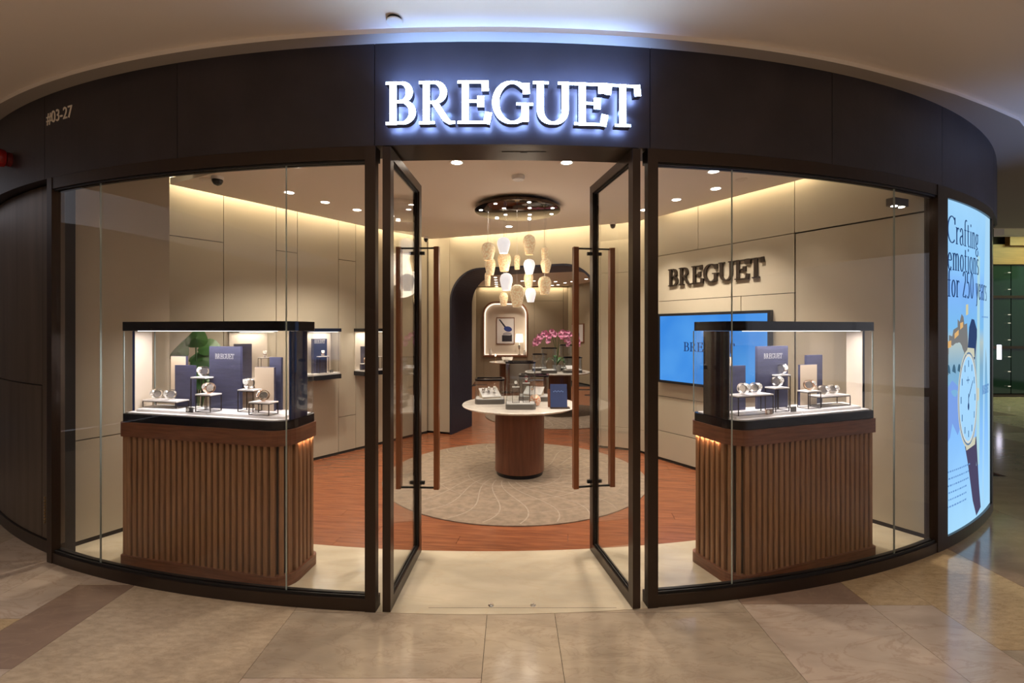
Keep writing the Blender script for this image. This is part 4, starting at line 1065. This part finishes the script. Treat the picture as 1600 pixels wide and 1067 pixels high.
wstand(2.31, .15, 1.28, 'wire stand in the middle wall case'); wstand(2.92, .16, 1.16, 'low wire stand in the wall case nearest the doors'); wstand(3.12, .14, 1.24, 'tall wire stand in the wall case nearest the doors'); wstand(1.62, .14, 1.30, 'wire stand in the wall case seen through the window case')
def wwatch(k, u, t, z, label): p = lwp(u, t, z); watch(k, p[0], p[1], z, -1.1, label, 1.0, 'watches in the wall cases')
wwatch('steel', 2.31, .15, 1.28, 'watch in front of the lettered board in the middle wall case'); wwatch('rose', 2.92, .16, 1.16, 'rose gold watch low in the wall case nearest the doors'); wwatch('steel', 3.12, .14, 1.24, 'steel watch high in the wall case nearest the doors'); wwatch('steel', 1.62, .14, 1.30, 'watch in the wall case seen through the window case')
p = lwp(2.42, .16, 0); plate(p[0], p[1], math.atan2(Ld.y, Ld.x), 'small dark plate in the middle wall case', greym, False, .05, 1.075, 'plates in the wall cases')

# ================================================================== TABLES
def round_table(name, cx, cy, r, rp, label, h=.78):
    t = thing(name, (cx, cy, 0), label, 'table', 'round marble-topped pedestal tables')
    MB().lathe([(0, h-.03), (r-.035, h-.03), (r-.006, h-.018), (r, h-.008), (r-.006, h), (0, h)], 72, (cx, cy, 0)).build('marble_top', marblew, t, True)
    MB().lathe([(rp, .055), (rp, h-.03), (0, h-.03)], 48, (cx, cy, 0)).build('drum', wooddr, t, True)
    MB().lathe([(rp-.015, .012), (rp-.01, .055), (rp, .055)], 48, (cx, cy, 0)).build('base_ring', hood, t, True)
    return t
TX, TY, TH = .085, 5.3, .78
round_table('round_table', TX, TY, .637, .272, 'round marble-topped wooden drum table in the middle of the rug')
round_table('round_table', .89, 9.37, .64, .272, 'round marble-topped table holding the orchids in the back room')
round_table('round_table', -.08, 12.2, .50, .24, 'small round table before the far niche')
def rug(cx, cy, r, label):
    t = thing('round_rug', (cx, cy, 0), label, 'rug', 'round beige rugs')
    MB().lathe([(r, -.001), (r, .008), (r-.01, .012), (0, .012)], 96, (cx, cy, 0)).build('pile', rugm, t, True)
    m = MB()
    for k in range(28):                                  # sculpted petal lines
        a = 2*PI*k/28; prev = None
        for sgn_ in (1,):
            pts = []
            for j in range(15):
                s = j/14; rr_ = r*(.22+.76*s); aa = a+.55*math.sin(s*2.1)*sgn_; pts.append((cx+rr_*math.cos(aa), cy+rr_*math.sin(aa)))
            for p0, p1 in zip(pts, pts[1:]):
                d = Vector((p1[0]-p0[0], p1[1]-p0[1])).normalized(); nx, ny = -d.y*.006, d.x*.006
                m.add([(p0[0]-nx, p0[1]-ny, .0135), (p1[0]-nx, p1[1]-ny, .0135), (p1[0]+nx, p1[1]+ny, .0135), (p0[0]+nx, p0[1]+ny, .0135)], [(0, 1, 2, 3)])
    for fr__ in (.36, .6, .82):
        m.tube([(cx+r*fr__*math.cos(2*PI*k/60), cy+r*fr__*math.sin(2*PI*k/60), .0115) for k in range(60)], .004, 4, True)
    m.build('carved_line', rugl, t, kind='stuff')
rug(.03, 5.29, 1.42, 'large round beige rug under the middle table'); rug(.80, 8.95, 1.30, 'round beige rug in the back room beyond the arch')

# vitrines on tables
def vitrine(cx, cy, z0, wd, dp, h, rz, label, group='small glass vitrines on the tables', tray=True, base_h=.05):
    r = thing('glass_vitrine', (0, 0, 0), label, 'vitrine', group)
    def rq(k, rad): return rounded([(-wd/2+k, -dp/2+k), (wd/2-k, -dp/2+k), (wd/2-k, dp/2-k), (-wd/2+k, dp/2-k)], [rad]*4, 5)
    MB().prism(rq(0, .05), 0, base_h).build('base', greym, r)
    MB().prism(rq(.012, .04), base_h, base_h+.008).build('floor_plate', white, r)
    MB().ring(rq(.004, .048), rq(.010, .042), base_h, h-.018).build('glass_shell', vglass, r, True)
    rim = MB().ring(rq(.0, .05), rq(.024, .03), h-.018, h); rim.build('lid_rim', hood, r)
    MB().prism(rq(.024, .03), h-.012, h-.008).build('lid_glass', glass, r)
    r.location = (cx, cy, z0); r.rotation_euler = (0, 0, rz); return r
def tray(cx, cy, z0, wd, dp, tilt, rz, label, group='tilted white trays in the vitrines'):
    r = thing('display_tray', (0, 0, 0), label, 'tray', group)
    h = dp*math.sin(tilt); c = dp*math.cos(tilt)
    MB().add([(-wd/2, -c/2, 0), (wd/2, -c/2, 0), (wd/2, c/2, 0), (-wd/2, c/2, 0), (-wd/2, -c/2, .012), (wd/2, -c/2, .012), (wd/2, c/2, h+.012), (-wd/2, c/2, h+.012)], [(3, 2, 1, 0), (4, 5, 6, 7), (0, 1, 5, 4), (1, 2, 6, 5), (2, 3, 7, 6), (3, 0, 4, 7)]).build('wedge', creamb, r)
    q = MB(); q.add([(-wd/2-.008, -c/2-.006, .013), (wd/2+.008, -c/2-.006, .013), (wd/2+.008, c/2, h+.016), (-wd/2-.008, c/2, h+.016), (-wd/2-.008, -c/2-.006, .022), (wd/2+.008, -c/2-.006, .022), (wd/2+.008, c/2, h+.025), (-wd/2-.008, c/2, h+.025)], [(3, 2, 1, 0), (4, 5, 6, 7), (0, 1, 5, 4), (1, 2, 6, 5), (2, 3, 7, 6), (3, 0, 4, 7)])
    q.build('pad', white, r); r.location = (cx, cy, z0); r.rotation_euler = (0, 0, rz); return r
vitrine(TX-.335, TY+.06, TH, .33, .26, .275, .06, 'low vitrine at the left of the middle table')
vitrine(TX+.005, TY-.30, TH, .315, .24, .49, .0, 'tall vitrine at the front of the middle table')
vitrine(TX+.17, TY+.26, TH, .35, .26, .30, -.05, 'low vitrine at the back right of the middle table')
tray(TX-.335, TY+.06, TH+.058, .20, .17, .45, .35, 'tilted tray of small watches in the left vitrine on the middle table')
tray(TX+.17, TY+.26, TH+.058, .20, .17, .4, -.3, 'tilted tray in the back vitrine on the middle table')
for k, (dx, dy) in enumerate(((-.07, .0), (-.01, .02), (.055, .03))):
    watch('steel', TX-.335+dx, TY+.06+dy-.02, TH+.115+dy*.5, fx+.3, ('left', 'middle', 'right')[k]+' watch on the tilted tray of the left vitrine, middle table', .75, 'watches on the middle table')
watch('rose', TX+.15, TY+.25, TH+.115, fx-.3, 'rose gold watch on the tray of the back vitrine, middle table', .75, 'watches on the middle table')
stand(TX-.045, TY-.31, .075, .06, TH+.225, 0, 'shorter wire stand in the tall vitrine', TH+.058, 'wire stands on the middle table')
stand(TX+.065, TY-.28, .075, .06, TH+.262, 0, 'taller wire stand in the tall vitrine', TH+.058, 'wire stands on the middle table')
watch('dark', TX-.045, TY-.31, TH+.225, fx, 'dark-strapped watch on the shorter stand of the tall vitrine', .85, 'watches on the middle table')
watch('red', TX+.065, TY-.28, TH+.262, fx, 'red-strapped watch on the taller stand of the tall vitrine', .85, 'watches on the middle table')
# navy brochure on an easel
bz = thing('brochure_holder', (.50, 4.98, TH), 'dark easel holding a navy brochure on the middle table', 'brochure holder')
MB().box(.40, .60, 4.93, 5.02, TH+.001, TH+.012).build('foot', corem, bz)
MB().box(.375, .565, 4.985, 4.995, TH+.01, TH+.20, .0, (.47, 4.985, TH+.01), -.22).build('back_rest', wood, bz)
br_ = thing('brochure', (.49, 4.95, TH+.012), 'navy blue brochure standing on the middle table', 'brochure')
MB().box(.40, .575, 4.948, 4.956, TH+.014, TH+.255, 0, (.49, 4.95, TH+.014), -.22).build('cover', mat('navy_print', (.032, .055, .16), .45, var=.2, scale=9), br_)
q = MB(); 
for k in range(7): a = .43+k*.016; q.box(a, a+.011, 4.9455, 4.9470, TH+.17+(.006 if k % 2 else 0), TH+.182+(.006 if k % 2 else 0), 0, (.49, 4.95, TH+.014), -.22)
q.lathe([(0, 0), (.012, 0), (.012, .001), (0, .001)], 12, (0, 0, 0)) if False else None
q.build('cover_print', mat('blue_print', (.12, .2, .45), .5), br_)
wv = thing('woven_ball', (.245, 5.13, TH), 'coral and white woven ball beside the brochure on the middle table', 'ornament')
def check():
    m = bpy.data.materials.new('coral_weave'); m.use_nodes = True; nt = m.node_tree; b = nt.nodes['Principled BSDF']
    tc = nt.nodes.new('ShaderNodeTexCoord'); ck = nt.nodes.new('ShaderNodeTexChecker'); ck.inputs['Scale'].default_value = 55
    mp = nt.nodes.new('ShaderNodeMapping'); mp.inputs['Rotation'].default_value = (0, .78, 0); nt.links.new(tc.outputs['Object'], mp.inputs[0]); nt.links.new(mp.outputs[0], ck.inputs['Vector'])
    ck.inputs[1].default_value = (.62, .20, .08, 1); ck.inputs[2].default_value = (.75, .62, .5, 1); nt.links.new(ck.outputs[0], b.inputs['Base Color']); return m
MB().lathe([(.02, 0), (.05, .012), (.066, .05), (.060, .09), (.03, .118), (0, .122)], 20, (.245, 5.13, TH+.001)).build('ball', check(), wv, True)
# back room table contents
vitrine(.70, 9.05, TH, .30, .24, .48, 0, 'tall vitrine at the front left of the orchid table', 'vitrines on the orchid table'); vitrine(1.15, 9.10, TH, .36, .26, .30, 0, 'low vitrine at the front right of the orchid table', 'vitrines on the orchid table')
vitrine(.55, 9.55, TH, .30, .24, .34, 0, 'low vitrine at the back left of the orchid table', 'vitrines on the orchid table'); vitrine(1.08, 9.62, TH, .26, .24, .52, 0, 'tall vitrine behind the orchids', 'vitrines on the orchid table')
tray(1.15, 9.10, TH+.058, .22, .16, .3, .1, 'tilted tray in the front right vitrine of the orchid table')
# orchids
oc = thing('potted_orchid', (.88, 9.35, TH), 'pink orchids arching over the table in the back room', 'orchid')
MB().lathe([(0, 0), (.07, 0), (.09, .12), (.08, .125), (.07, .1), (0, .1)], 20, (.88, 9.35, TH)).build('pot', pot_m, oc, True)
def blade(mb, base, tipv, wd, up, n=8):
    a = Vector(base); b = Vector(tipv); d = (b-a); side = Vector((d.y, -d.x, 0)); side = (side.normalized() if side.length > 1e-4 else Vector((1, 0, 0)))
    vs = []
    for k in range(n+1):
        t = k/n; p = a+d*t+Vector((0, 0, up*math.sin(PI*t))); w_ = wd*math.sin(PI*min(t*.92+.06, 1))
        vs += [p-side*w_, p+Vector((0, 0, -.25*w_)), p+side*w_]
    f = []
    for k in range(n): i = 3*k; f += [(i, i+1, i+4, i+3), (i+1, i+2, i+5, i+4)]
    mb.add(vs, f)
for k in range(7):
    a = k*.9; m = MB(); blade(m, (.88, 9.35, TH+.12), (.88+.24*math.cos(a), 9.35+.2*math.sin(a), TH+.16+.06*(k % 3)), .035, .10); m.build('leaf', leaf, oc, True)
for sx, nb_, top in ((-1, 10, 0), (1, 10, .0), (-.45, 8, .03), (.5, 8, .02)):
    path = [(.88, 9.35, TH+.12), (.88+sx*.03, 9.33, TH+.45), (.88+sx*.10, 9.30, TH+.70+top), (.88+sx*.24, 9.27, TH+.76+top), (.88+sx*.36, 9.25, TH+.68+top), (.88+sx*.43, 9.24, TH+.55+top)]
    MB().tube(path, .005, 6).build('stem', leaf, oc)
    for k in range(int(nb_*2.4)):
        fl_ = MB()
        t = min(1, .42+.58*k/(nb_*2.4-1)); i = t*(len(path)-1); j = min(int(i), len(path)-2); c = Vector(path[j]).lerp(Vector(path[j+1]), i-j)+Vector((random.uniform(-.03, .03), random.uniform(-.05, .02), random.uniform(-.05, .03)))
        for q_ in range(5):
            a = 2*PI*q_/5+k; d = Vector((math.cos(a), -.25, math.sin(a)))*.046; s_ = Vector((-math.sin(a), 0, math.cos(a)))*.026
            fl_.add([c, c+d*.55+s_, c+d, c+d*.55-s_], [(0, 1, 2, 3)])
        fl_.build('blossom', pink, oc)
# armchair beyond
ac = thing('armchair', (.12, 11.0, 0), 'grey tub armchair between the back room tables', 'chair')
MB().lathe([(0, .18), (.19, .18), (.195, .42), (.17, .45), (0, .45)], 24, (.18, 11.0, 0)).build('seat', gfab, ac, True)
m = MB(); lo = []; hi = []
for k in range(17): a = math.radians(-20-140*k/16); lo.append((.18+.25*math.cos(a), 11+.25*math.sin(a))); hi.append((.18+.20*math.cos(a), 11+.20*math.sin(a)))
_arc(m, lo, hi, .2, .83).build('backrest', gfab, ac)
for a in (.7, 2.4, 3.9, 5.4): MB().tube([(.18+.18*math.cos(a), 11+.18*math.sin(a), 0), (.18+.16*math.cos(a), 11+.16*math.sin(a), .19)], .012, 6).build('leg', wood, ac)

# niche picture, lamp, vases
def picture(x0, x1, z0, z1, y, label, art, name='framed_picture'):
    r = thing(name, ((x0+x1)/2, y, z0), label, 'picture', 'framed pictures in the back room')
    b = .02; MB().box(x0-b, x1+b, y-.025, y, z0-b, z0).box(x0-b, x1+b, y-.025, y, z1, z1+b).box(x0-b, x0, y-.025, y, z0, z1).box(x1, x1+b, y-.025, y, z0, z1).build('frame', wood, r)
    MB().box(x0, x1, y-.012, y-.004, z0, z1).build('print_sheet', mat('print_paper', (.72, .68, .66), .5), r)
    art(r, y-.013); return r
darkink = mat('print_dark', (.03, .028, .04), .5); blueink = mat('print_blue', (.03, .05, .22), .5); greyink = mat('print_grey', (.35, .33, .36), .5)
def art1(r, y):
    def poly(pts, m, dy=0): MB().add([(x_, y-dy, z_) for x_, z_ in pts], [tuple(range(len(pts)))]).build('printed_shape', m, r)
    poly([(-.42, 1.92), (-.38, 1.93), (-.16, 1.66), (-.22, 1.64)], darkink)
    poly([(-.13+.13*math.cos(t*.4), 1.62+.085*math.sin(t*.4)-.3*.13*math.cos(t*.4)*.4) for t in range(16)], blueink, .001)
    poly([(-.32, 1.22), (.0, 1.22), (.0, 1.44), (-.06, 1.42), (-.32, 1.42)], darkink)
    poly([(-.30, 1.42), (.0, 1.44), (-.03, 1.50), (-.16, 1.53), (-.28, 1.49)], greyink, .001)
picture(-.48, .06, 1.16, 1.97, 15.238, 'framed print of a watch movement in the lit niche', art1)
# picture on the angled wall
a, b = Vector((1.75, 14.9)), Vector((2.26, 13.5))
pr = thing('framed_picture', (1.95, 14.3, 1.2), 'framed pale print on the angled wall right of the orchids', 'picture', 'framed pictures in the back room')
d = (b-a).normalized(); n = Vector((d.y, -d.x))
def pw(u0, u1, t0, t1, z0, z1, m, nm, par):
    p4 = [a+d*u+n*t_ for u, t_ in ((u0, t0), (u1, t0), (u1, t1), (u0, t1))]; MB().prism([tuple(v) for v in p4][::-1], z0, z1).build(nm, m, par)
pw(.30, 1.05, .0, .03, 1.22, 1.78, wood, 'frame', pr); pw(.33, 1.02, .03, .033, 1.25, 1.75, mat('pale_print', (.62, .6, .62), .5), 'print_sheet', pr); pw(.55, .8, .033, .035, 1.35, 1.5, blueink, 'printed_shape', pr)
pr2 = thing('framed_picture', (-1.1, 12.6, 1.0), 'framed print seen edge-on on the left wall of the back room', 'picture', 'framed pictures in the back room')
MB().box(-1.119, -1.09, 12.35, 12.95, .92, 1.92).build('frame', mat('pale_frame', (.5, .4, .3), .5), pr2)
MB().box(-1.09, -1.087, 12.38, 12.92, .95, 1.89).build('print_sheet', mat('pale_print2', (.6, .58, .55), .5), pr2)
tl = thing('table_lamp', (.23, 15.05, NZ0), 'table lamp with a white shade at the right of the niche', 'lamp')
MB().lathe([(0, 0), (.055, 0), (.055, .02), (.015, .03), (.012, .16), (.035, .20), (.045, .27), (.02, .33), (.010, .36), (.010, .45)], 16, (.23, 15.05, NZ0+.02)).build('stem', steel, tl, True)
MB().lathe([(.12, .40), (.105, .66), (.10, .66), (.115, .40)], 24, (.23, 15.05, NZ0+.02)).build('lamp_shade', mat('lamp_shade', (.9, .85, .75), .7, emit=(1, .93, .78), es=1.1), tl, True)
MB().box(NX0+.005, NX1-.005, 14.93, 15.235, NZ0, NZ0+.02).build('niche_shelf', wood, wbk)
for x_, h_, lab in ((-.68, .20, 'white vase at the left of the niche shelf'), (.40, .16, 'small glass bottle right of the lamp in the niche')):
    v = thing('vase', (x_, 15.02, NZ0+.02), lab, 'vase'); MB().lathe([(0, 0), (.04, 0), (.055, h_*.4), (.03, h_*.75), (.035, h_), (.02, h_)], 16, (x_, 15.02, NZ0+.021)).build('body', dialm, v, True)
v = thing('candle_holder', (-.42, 12.1, TH), 'small brass candle holder on the small far table', 'candle holder'); MB().lathe([(0, 0), (.03, 0), (.005, .01), (.005, .14), (.02, .15), (0, .15)], 12, (-.42, 12.1, TH)).build('stem', brass, v, True); MB().lathe([(0, 0), (.014, .0), (.010, .04), (0, .05)], 10, (-.42, 12.1, TH+.15)).build('flame', emis('flame', (1, .85, .6), 8), v)
v = thing('glass_bowl', (-.12, 12.1, TH), 'clear glass bowl on the small far table', 'bowl'); MB().lathe([(0, 0), (.06, 0), (.13, .06), (.15, .13), (.14, .13), (.12, .065), (0, .01)], 20, (-.12, 12.1, TH)).build('body', chrome, v, True)

# ================================================================== PLANT behind the left case
pp = thing('potted_plant', (-2.95, 4.45, 0), 'broad-leaved green plant standing behind the left display case', 'plant')
MB().lathe([(0, 0), (.13, 0), (.17, .38), (.15, .38), (.14, .34), (0, .34)], 24, (-2.95, 4.45, 0)).build('pot', pot_m, pp, True)
for k in range(11):
    a = k*2.4; hh = 1.12+.04*k; rad = .10+.10*((k*7) % 5)/5
    cx, cy = -2.95+rad*math.cos(a), 4.45+rad*.7*math.sin(a)
    MB().tube([(-2.95, 4.45, .34), ((cx-2.95)/2, (cy+4.45)/2, hh*.75), (cx, cy, hh)], .006, 6).build('stem', leaf, pp)
    m = MB(); n_ = 14; up = Vector((math.cos(a)*.4, -.75+.3*math.sin(a), .5)).normalized(); s_ = up.cross(Vector((0, 0, 1))).normalized(); t_ = s_.cross(up)
    vs = [Vector((cx, cy, hh))]
    for j in range(n_): th = 2*PI*j/n_; r_q = .095*(1+.12*math.cos(3*th)); vs.append(Vector((cx, cy, hh))+s_*r_q*math.sin(th)+t_*r_q*math.cos(th)-up*.02)
    m.add(vs, [(0, 1+j, 1+(j+1) % n_) for j in range(n_)]); m.build('leaf', leaf, pp)

# ================================================================== CHANDELIER
CX, CY = .06, 5.22
ch = thing('chandelier', (CX, CY, 2.9), 'chandelier of cream and white glass pendants on a dark mirrored disc', 'chandelier')
MB().lathe([(0, -.012), (.455, -.012), (.468, -.008), (.470, .012), (.455, .030), (.36, .03), (.36, .055), (0, .055)], 64, (CX, CY, 2.905)).build('canopy', canopym, ch, True)
cg = emis('canopy_light_glow', (1, .92, .82), 12)
for k, (r_, a) in enumerate([(.40, .3), (.40, 1.2), (.40, 2.2), (.40, 3.3), (.40, 4.1), (.40, 5.0), (.40, 5.9), (.2, .8), (.2, 2.3), (.2, 3.9), (.2, 5.4)]):
    MB().lathe([(0, 0), (.017, 0), (.020, .004)], 12, (CX+r_*math.cos(a), CY+r_*math.sin(a), 2.890)).build('canopy_light', cg, ch)
def shade_mat(name, c1, c2, es):
    m = bpy.data.materials.new(name); m.use_nodes = True; nt = m.node_tree; b = nt.nodes['Principled BSDF']
    tc = nt.nodes.new('ShaderNodeTexCoord'); vo = nt.nodes.new('ShaderNodeTexVoronoi'); vo.inputs['Scale'].default_value = 55; nt.links.new(tc.outputs['Object'], vo.inputs['Vector'])
    rp = nt.nodes.new('ShaderNodeValToRGB'); rp.color_ramp.elements[0].color = (*c1, 1); rp.color_ramp.elements[1].color = (*c2, 1); rp.color_ramp.elements[0].position = .2; rp.color_ramp.elements[1].position = .7
    nt.links.new(vo.outputs['Distance'], rp.inputs[0]); nt.links.new(rp.outputs[0], b.inputs['Emission Color']); nt.links.new(rp.outputs[0], b.inputs['Base Color'])
    b.inputs['Emission Strength'].default_value = es; b.inputs['Roughness'].default_value = .25; return m
creamsh = shade_mat('cream_glass_shade', (.95, .80, .52), (.80, .56, .30), .18); whitesh = shade_mat('white_glass_shade', (.92, .92, .94), (.86, .84, .84), .38)
PEND = [  # x px, y top px, y bottom px, width px, depth y, white?
 (763, 379, 407, 22, 5.10, 0), (766, 403, 430, 17, 5.25, 0), (762, 425, 447, 9.5, 5.35, 0), (787, 371, 396, 21, 5.00, 1), (788, 394, 424, 21, 5.30, 0), (791, 427, 454, 20, 5.10, 1),
 (787, 457, 478, 14, 5.35, 0), (808, 398, 421, 10, 5.55, 0), (827, 367, 398, 20, 5.15, 0), (827, 405, 428, 18, 5.30, 1), (826, 425, 452, 15, 5.50, 0), (808, 445, 480, 22, 5.05, 0),
 (829, 450, 472, 17, 5.25, 1), (851, 386, 406, 11, 5.45, 0), (853, 404, 426, 17, 5.30, 0), (851, 432, 460, 21, 5.15, 0)]
# world positions worked out once from the sizes above: (x, y, z_top, z_bottom, radius)
for px_, t_, b_, w__, yy, wh in PEND:
    x_ = (px_-800)/745*yy; zt = 1.6+(515-t_)*yy/745; zb = 1.6+(515-b_)*yy/745; R = w__/745*yy/2; H = zt-zb
    slim = w__ < 12
    prof = [(.62*R, 0), (.80*R, .25*H), (R, .58*H), (.97*R, .75*H), (.75*R, .92*H), (.35*R, H), (0, H)] if not slim else [(.8*R, 0), (.9*R, .3*H), (R, .7*H), (.85*R, .92*H), (.4*R, H), (0, H)]
    m = MB().lathe([(.55*R, .004)]+prof, 24, (x_, yy, zb)); sh = m.build('glass_shade', whitesh if wh else creamsh, ch, True)
    MB().tube([(x_, yy, zt), (x_, yy, 2.893)], .0012, 4).build('cord', steel, sh)
lamp('POINT', 'chandelier_light', (CX, CY-.0, 2.2), 5, (1, .85, .65), .25)

# ================================================================== CEILING FITTINGS
def downlight(x, y, z, label, group, e=0, r=.043, lampcol=WARM, angle=1.62):
    o = thing('downlight', (x, y, z), label, 'downlight', group)
    MB().lathe([(r, -.001), (r+.012, -.004), (r+.014, 0)], 20, (x, y, z)).build('trim_ring', whitepl, o, True)
    MB().lathe([(0, -.0015), (r, -.0015)], 20, (x, y, z)).build('lens', spotm, o)
    if e: lamp('SPOT', 'downlight_lamp', (x, y, z-.02), e, lampcol, .03, angle=angle, blend=.7)
GD = 'ceiling downlights in the shop'
DL = [(-1.80, 3.957, 'downlight nearest the left window pane joint'), (-2.21, 4.73, 'second downlight along the left wall'), (-1.995, 5.09, 'third downlight along the left wall'), (-1.76, 5.417, 'farthest downlight along the left wall'),
      (-.45, 3.88, 'downlight just inside the doors on the left'), (.445, 3.88, 'downlight just inside the doors on the right'), (1.734, 4.10, 'downlight nearest the right window'), (1.965, 4.60, 'second downlight along the right wall'), (1.72, 4.99, 'third downlight along the right wall'), (1.506, 5.42, 'farthest downlight along the right wall, beside the door leaf'), (-.04, 6.29, 'downlight behind the chandelier'), (2.28, 4.13, 'downlight at the right end of the ceiling')]
for x_, y_, lab in DL: downlight(x_, y_, 2.96, lab, GD, (54 if y_ < 6 else 40) if x_ < 2.2 else 8)
GBk = 'ceiling downlights in the back room'
n_ = 0
ORD = ['first', 'second', 'third', 'fourth', 'fifth', 'sixth', 'seventh', 'eighth']
for px_, yp in ((816, 439), (834, 439), (863, 446), (868, 440), (872, 445), (883, 442), (894, 440), (916, 436)):
    Y_w = 1013/(515-yp); n_ += 1
    downlight((px_-800)/745*Y_w, Y_w, 2.96, ORD[n_-1]+' from the left of the downlights scattered over the back room ceiling', GBk, 0)
for k in range(6): downlight(-.42-.012*k, 11.8+k*.62, 2.96, ORD[k]+' nearest in the row of downlights at the left of the back room ceiling', 'row of downlights in the back room', 0)
for x_, y_, e in ((.9, 9.0, 120), (.0, 12.2, 90), (.2, 14.3, 50), (1.6, 12.6, 70), (-.4, 9.6, 60)): lamp('SPOT', 'back_room_lamp', (x_, y_, 2.93), e, WARM, .05, angle=2.1, blend=.8)
def dome(x, y, z, label, r=.05):
    o = thing('security_camera', (x, y, z), label, 'camera'); MB().lathe([(0, 0), (r, 0), (r, -.022), (r*.9, -.028)], 20, (x, y, z)).build('base', whitepl, o, True)
    MB().lathe([(r*.9, -.028), (r*.88, -.045), (r*.6, -.07), (0, -.082)], 20, (x, y, z)).build('dome', darkpl, o, True)
def atpx(px_, py_, H=1.36): Yq = 745*H/(515-py_); return (px_-800)/745*Yq, Yq
dome(-2.62, 4.24, 2.96, 'dome camera on the ceiling above the left display case'); dome(-1.26, 6.98, 2.96, 'small dome camera in the back left corner of the ceiling', .035); dome(1.28, 6.05, 2.96, 'dome camera on the ceiling near the right door leaf', .04)
def disc(x, y, z, r, h, label, name, cat, m=whitepl):
    o = thing(name, (x, y, z), label, cat); MB().lathe([(0, -h), (r*.86, -h), (r, -h*.55), (r, 0)], 28, (x, y, z)).build('cover', m, o, True)
    MB().lathe([(r*.5, -h-.001), (r*.56, -h-.003), (r*.62, -h-.001)], 24, (x, y, z)).build('rim', m, o, True)
disc(.055, 4.22, 2.96, .058, .035, 'round white smoke detector on the ceiling before the chandelier', 'smoke_detector', 'smoke detector')
disc(-2.76, 4.33, 2.96, .07, .006, 'flat round speaker beside the dome camera', 'ceiling_speaker', 'speaker', shopceil)
disc(2.08, 4.32, 2.96, .05, .006, 'flat round cover on the ceiling near the right wall', 'ceiling_speaker', 'speaker', shopceil)
sk = thing('sprinkler_cover', (-.62, 2.52, 3.245), 'small round white cover on the mall ceiling above the sign', 'sprinkler cover')
MB().lathe([(.036, 0), (.036, -.016), (0, -.016)], 24, (-.62, 2.52, 3.245)).build('gap_shade_ring', black_m, sk, True)  # black ring stands in for the shadow in the gap over the cover
MB().lathe([(0, -.022), (.042, -.022), (.043, -.016), (0, -.016)], 28, (-.62, 2.52, 3.245)).build('cover', whitepl, sk, True)
# small twin spot fixture at the right end of the window head
sp_ = thing('twin_spot_fixture', (2.80, 3.55, 2.50), 'small twin spot fixture in the top right corner of the right window', 'spotlight')
MB().box(2.74, 2.90, 3.46, 3.52, 2.50, 2.555, .4).build('housing', greym, sp_)
for dx in (0, .075): MB().lathe([(0, 0), (.017, 0), (.02, .003)], 12, (2.785+dx, 3.475+dx*.35, 2.497)).build('lens', cg, sp_)
